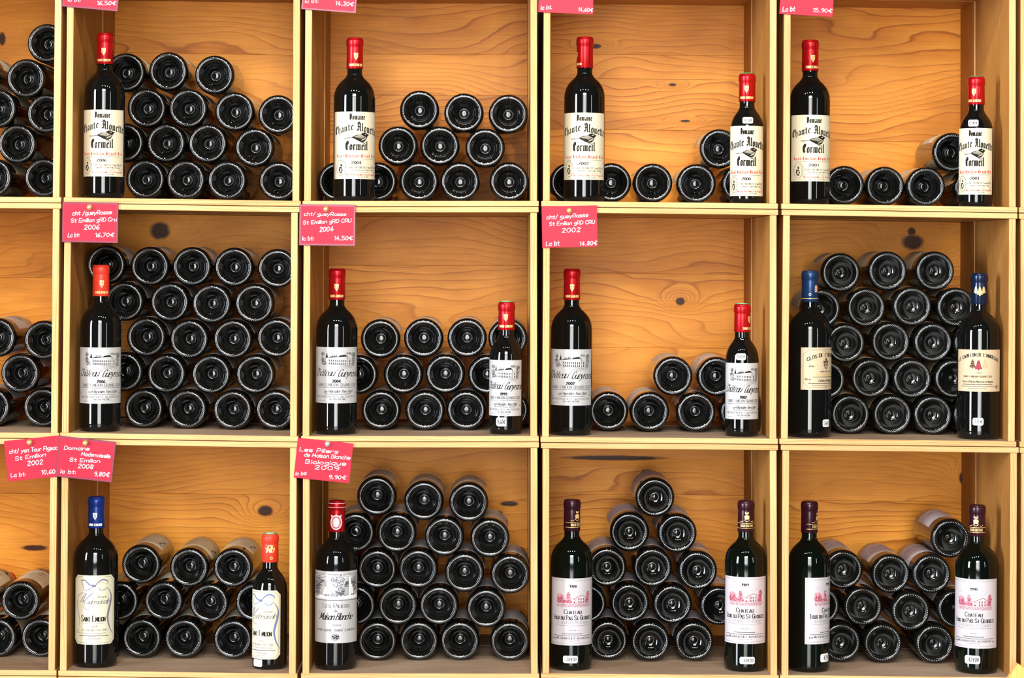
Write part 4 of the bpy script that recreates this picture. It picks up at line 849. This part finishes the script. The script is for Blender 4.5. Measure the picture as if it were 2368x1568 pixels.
def lying_print(kind):
    if kind not in PR:
        s = Sheet(bend(RL, 0, .048)); rng = random.Random(5)
        if kind == 'house':
            s2 = 0.112 / 0.126
            border(s, 'inkrose', .094, .112, 3 * mm, .3 * mm)
            for cu, cv, ru, rv, k in ((-22, 76, 8, 6, 60), (-4, 80, 7, 6, 50), (24, 78, 8, 7, 60), (4, 72, 26, 3, 50)): scribble(s, 'inkrose', cu * mm, cv * mm, ru * mm, rv * mm, k, .7 * mm, rng)
            s.text('inkrose', 'TOUR DU PAS', -32 * mm, 32 * mm, 44 * mm, 7 * mm, 'roman', .14); s.line('inkrose', -26 * mm, 26 * mm, 36 * mm, 1.4 * mm, rng); s.line('inkrose', -30 * mm, 30 * mm, 16 * mm, 1.6 * mm, rng)
            m = 'inkrose'
        elif kind == 'bow':
            border(s, 'inkgrey', .080, .112, 3 * mm, .4 * mm, 6 * mm)
            s.stroke('inkgrey', P(25, 92, 34, 80, 33, 66, 28, 50, 27, 38, 34, 20), .5 * mm, True, w2=3.6 * mm); s.stroke('inkgrey', P(-26, 102, -17, 103, -6, 94, 2, 92, 10, 100, 20, 104, 26, 98), 1.2 * mm, True)
            m = 'inkgrey'
        else:
            s.text('inkgrey', 'Grand Vin', -28 * mm, 28 * mm, 60 * mm, 10 * mm, 'script', .12, slant=.4); s.fill('ink', P(14, 84, 22, 86, 32, 83, 24, 80)); s.line('inkgrey', -24 * mm, 24 * mm, 40 * mm, 1.5 * mm, rng)
            m = 'inkgrey'
        PR[kind] = [(mt, b.mesh('print', [M[mt]])) for mt, b in s.b.items()]
    return PR[kind]
ORD = ['leftmost', 'second from left', 'third from left', 'fourth from left', 'fifth from left']
LAY = ['bottom layer', 'second layer up', 'third layer up', 'fourth layer up', 'fifth layer up']
rng = random.Random(11)
Y0 = 0.130
for cell, layers in LY.items():
    K = CR[cell]; pts = []
    for li, lay in enumerate(layers):
        for oi_, (px, py) in enumerate(lay):
            yb = Y0 + rng.uniform(-.004, .005); q = at(px, py, yb); pts.append([q.x, q.z, li, oi_, yb, len(lay)])
    xl, xr = K['xl'] + RL, K['xr'] - RL
    for it in range(60):                       # let the measured circles settle so that none overlap
        for i in range(len(pts)):
            for j in range(i):
                a, b = pts[i], pts[j]; dx, dz = a[0] - b[0], a[1] - b[1]; d = math.hypot(dx, dz); mn = 2 * RL + .0006
                if d < mn:
                    k = (mn - d) / d * .5; a[0] += dx * k; a[1] += dz * k; b[0] -= dx * k; b[1] -= dz * k
        for a in pts:
            a[0] = min(max(a[0], xl), xr); fz = K['floor'](a[0]) + RL + .0003
            if a[1] < fz or a[2] == 0: a[1] = max(fz, min(a[1], fz + .002)) if a[2] == 0 else fz
    punt, kn, gl = style.get(cell, ('ring', 'rope', 'glass')); paper = paperof.get(cell, 'pale')
    gm = glass_mesh(RL, HL, ZSL, punt, gl, 64)
    cp = capof.get(cell, 'red')
    if cp not in CAPM: CAPM[cp] = capsule_mesh(HL, .0585, [M[cp]])
    for x, z, li, oi_, yb, n in pts:
        root = bpy.data.objects.new('lying_wine_bottle', None); root.empty_display_size = .02; link(root)
        mw = Matrix.Rotation(R_(-90), 4, 'X') @ Matrix.Rotation(rng.uniform(-.35, .35), 4, 'Z')
        root.rotation_euler = mw.to_euler(); root.location = (x, yb, z)
        where = ('only one' if n == 1 else ('rightmost' if oi_ == n - 1 else ORD[oi_]))
        tag(root, f'dark wine bottle lying base outward, {where} in {LAY[li]}, {ROWN[cell[0]]}-row {COLN[cell[1]]} crate', 'bottle', f'bottles lying in the {ROWN[cell[0]]}-row {COLN[cell[1]]} crate')
        obj('bottle_glass', gm, root); k = obj('knurled_rim', KN[kn], root); k['kind'] = 'stuff'; k.rotation_euler[2] = rng.uniform(0, 6)
        obj('capsule', CAPM[cp], root)
        cut = .008 if paper == 'ivory' else 0
        lo = obj('front_label', lying_label(paper, cut), root)
        for mt, me in lying_print('house' if cell in ((3, 3), (3, 4)) else 'bow' if cell == (3, 1) else 'plain'): obj('label_print', me, lo)

# ------------------------------------------------------------------ price cards and pins
def card(ox, oy, sc_, TL, TR, BL_, lines, pin, text_label, y=-.0032, pinmat='brass', z_extra=0.0, edge=True):
    q = lambda p: at(ox + p[0] / sc_, oy + p[1] / sc_, y)
    a, b, c = q(TL), q(TR), q(BL_); ex = (b - a); w_ = ex.length; ex.normalize(); ez = Vector((-ex.z, 0, ex.x)); h_ = abs((c - a).dot(ez))
    ctr = a + ex * w_ / 2 - ez * h_ / 2; ang = math.atan2(ex.z, ex.x)
    root = empty('price_card', ctr); root.rotation_euler = (0, -ang, 0); tag(root, text_label, 'price card', 'red price cards pinned to the crates')
    T = .0007
    def rect(x0, x1, z0, z1, y0, y1): return [(x, yy, z) for z in (z0, z1) for x, yy in ((x0, y0), (x1, y0), (x1, y1), (x0, y1))]
    W2, H2, e = w_ / 2, h_ / 2, .0032
    sh = obj('card_sheet', box_mesh('card_sheet', rect(-W2, W2, -H2, H2, -T, T), [M['cardedge' if edge else 'card']], None, .0003), root)
    if edge: obj('card_face', box_mesh('card_face', rect(-W2 + e, W2 - e, -H2 + e, H2 - e * 1.1, -T - .00035, -T), [M['card']], None, 0), sh)
    yy = -T - (.0006 if edge else .0003)
    s = Sheet(lambda u, v, l=0.0: (u, yy - l, v))
    def loc(px, py):
        d = q((px, py)) - ctr; return d.dot(ex), d.dot(ez)
    for (tx, x0, x1, b0, b1, h) in lines:
        u0, v0 = loc(x0, b0); u1, v1 = loc(x1, b1); hh = h / sc_ * DIST / FPX
        s.text('chalk', tx, u0, u1, v0, hh, 'hand', .14, rise=(v1 - v0) / (u1 - u0), slant=.12)
    s.build({'chalk': 'handwriting'}, sh)
    if pin:
        p = q(pin); b = MB(); r = .0056
        b.lathe([(0, .0062), (.0022, .0059), (.0040, .0048), (.0052, .0030), (.0056, .0010), (.0052, -.0008), (.0036, -.0020), (.0010, -.0022), (.0008, -.0080), (0, -.0085)], 24)
        o = obj('push_pin', b.mesh('push_pin', [M[pinmat]], True), None, (p.x, y - T - .0024, p.z)); o.rotation_euler = (R_(90), 0, 0)
        tag(o, f'round {pinmat} push pin holding the red card ' + text_label[text_label.index('at the'):], 'push pin', 'pins holding the price cards')
Z = 13.067
card(140, 455, Z, (60, 150), (1752, 178), (65, 1372), [('cht /gueyRosse', 365, 1545, 560, 520, 118), ('St Emilion gRD Cru', 320, 1695, 778, 735, 112), ('2006', 720, 1175, 990, 985, 140), ('La bt:', 225, 565, 1222, 1205, 115), ('16,70€', 1050, 1620, 1215, 1210, 118)], (890, 318), 'red 16,70 euro card at the middle-row second crate')
card(685, 460, Z, (100, 155), (1795, 178), (105, 1400), [('cht/ gueyRosse', 240, 1505, 505, 510, 100), ('St Emilion gRD CRU', 210, 1660, 770, 700, 105), ('2004', 710, 1125, 990, 975, 138), ('la bt:', 185, 520, 1252, 1248, 115), ('14,50€', 1145, 1700, 1245, 1245, 122)], (905, 312), 'red 14,50 euro card at the middle-row third crate')
card(1245, 465, Z, (95, 160), (1772, 128), (110, 1415), [('cht/ gueyRosse', 250, 1500, 550, 470, 115), ('St Emilion gRD CRU', 330, 1700, 745, 680, 105), ('2002', 715, 1270, 955, 925, 130), ('La bt', 235, 630, 1355, 1330, 125), ('14,80€', 1245, 1775, 1350, 1320, 120)], (935, 292), 'red 14,80 euro card at the middle-row fourth crate', edge=False)
card(0, 1000, Z, (118, 265), (1830, 85), (245, 1490), [('cht/ yon Tour Figeac', 290, 1740, 640, 510, 118), ('St Emilion', 465, 1390, 850, 715, 110), ('2002', 840, 1300, 1005, 955, 138), ('La bt:', 335, 770, 1350, 1310, 110), ('10,60', 1260, 1670, 1265, 1240, 125)], (905, 298), 'red 10,60 euro card, tilted, at the lower-row first crate', edge=False)
card(125, 1000, Z, (165, 100), (1878, 288), (60, 1330), [('Domaine', 305, 1065, 515, 540, 105), ('Mademoiselle', 825, 1700, 695, 775, 108), ('St Emilion', 470, 1390, 870, 915, 105), ('2008', 725, 1180, 1072, 1105, 130), ('la bt:', 200, 650, 1222, 1252, 110), ('9,80€', 1210, 1670, 1315, 1340, 130)], (960, 318), 'red 9,80 euro card, tilted, at the lower-row second crate', y=-.0060)
card(675, 1005, Z, (180, 95), (1862, 272), (40, 1297), [('Les Piliers', 235, 1400, 495, 572, 115), ('de Maison Blanche', 370, 1755, 655, 752, 110), ('Biologique', 405, 1630, 865, 935, 115), ('2009', 695, 1420, 1040, 1085, 115), ('la bt:', 110, 440, 1225, 1215, 100), ('9,90€', 1115, 1630, 1330, 1358, 112)], (1085, 278), 'red 9,90 euro card, tilted, at the lower-row third crate', pinmat='chrome', edge=False)
Z2 = 6.765; hgt = 94 * Z2
card(100, 0, Z2, (350, 100 - hgt), (1222, 181 - hgt), (298, 100), [('la bt:', 390, 585, 22, 25, 48), ('16,50€', 840, 1135, 78, 82, 62)], None, 'red 16,50 euro card cut off at the top, top-row second crate')
card(640, 0, Z2, (430, 143 - hgt), (1285, 208 - hgt), (375, 143), [('la bt:', 443, 645, 45, 44, 48), ('14,30€', 915, 1200, 80, 98, 60)], None, 'red 14,30 euro card cut off at the top, top-row third crate')
card(1200, 0, Z2, (330, 190 - hgt), (1185, 230 - hgt), (303, 190), [('la bt.', 345, 510, 152, 140, 58), ('14,60€', 925, 1155, 175, 188, 58)], None, 'red 14,60 euro card cut off at the top, top-row fourth crate', edge=False)
card(1760, 0, Z2, (325, 214 - hgt), (1160, 268 - hgt), (280, 214), [('La bt', 335, 525, 180, 172, 70), ('15,90€', 805, 1110, 185, 200, 60)], None, 'red 15,90 euro card cut off at the top, top-row fifth crate', edge=False)

# ------------------------------------------------------------------ board leaning in front, bottom right corner
ap = at(2352, 1533, -.06)
ang = R_(32); wd, th = .30, .016
ln = (ap.z - wd * math.sin(ang)) / math.cos(ang) - .0
d1 = Vector((-math.sin(ang), 0, -math.cos(ang))); d2 = Vector((math.cos(ang), 0, -math.sin(ang)))
ln = (ap.z) / math.cos(ang) - wd * math.tan(ang)
cs2 = [ap + d1 * ln, ap + d1 * ln + d2 * wd, ap + d2 * wd, ap]
ctr = sum(cs2, Vector()) / 4
cs = [p - ctr + Vector((0, y, 0)) for y in (-th / 2, th / 2) for p in cs2]
o = obj('pine_board', box_mesh('pine_board', cs, [M['board']], None, .001), None, ctr)
tag(o, 'corner of a yellow pine board leaning in front of the lower right crate', 'board')
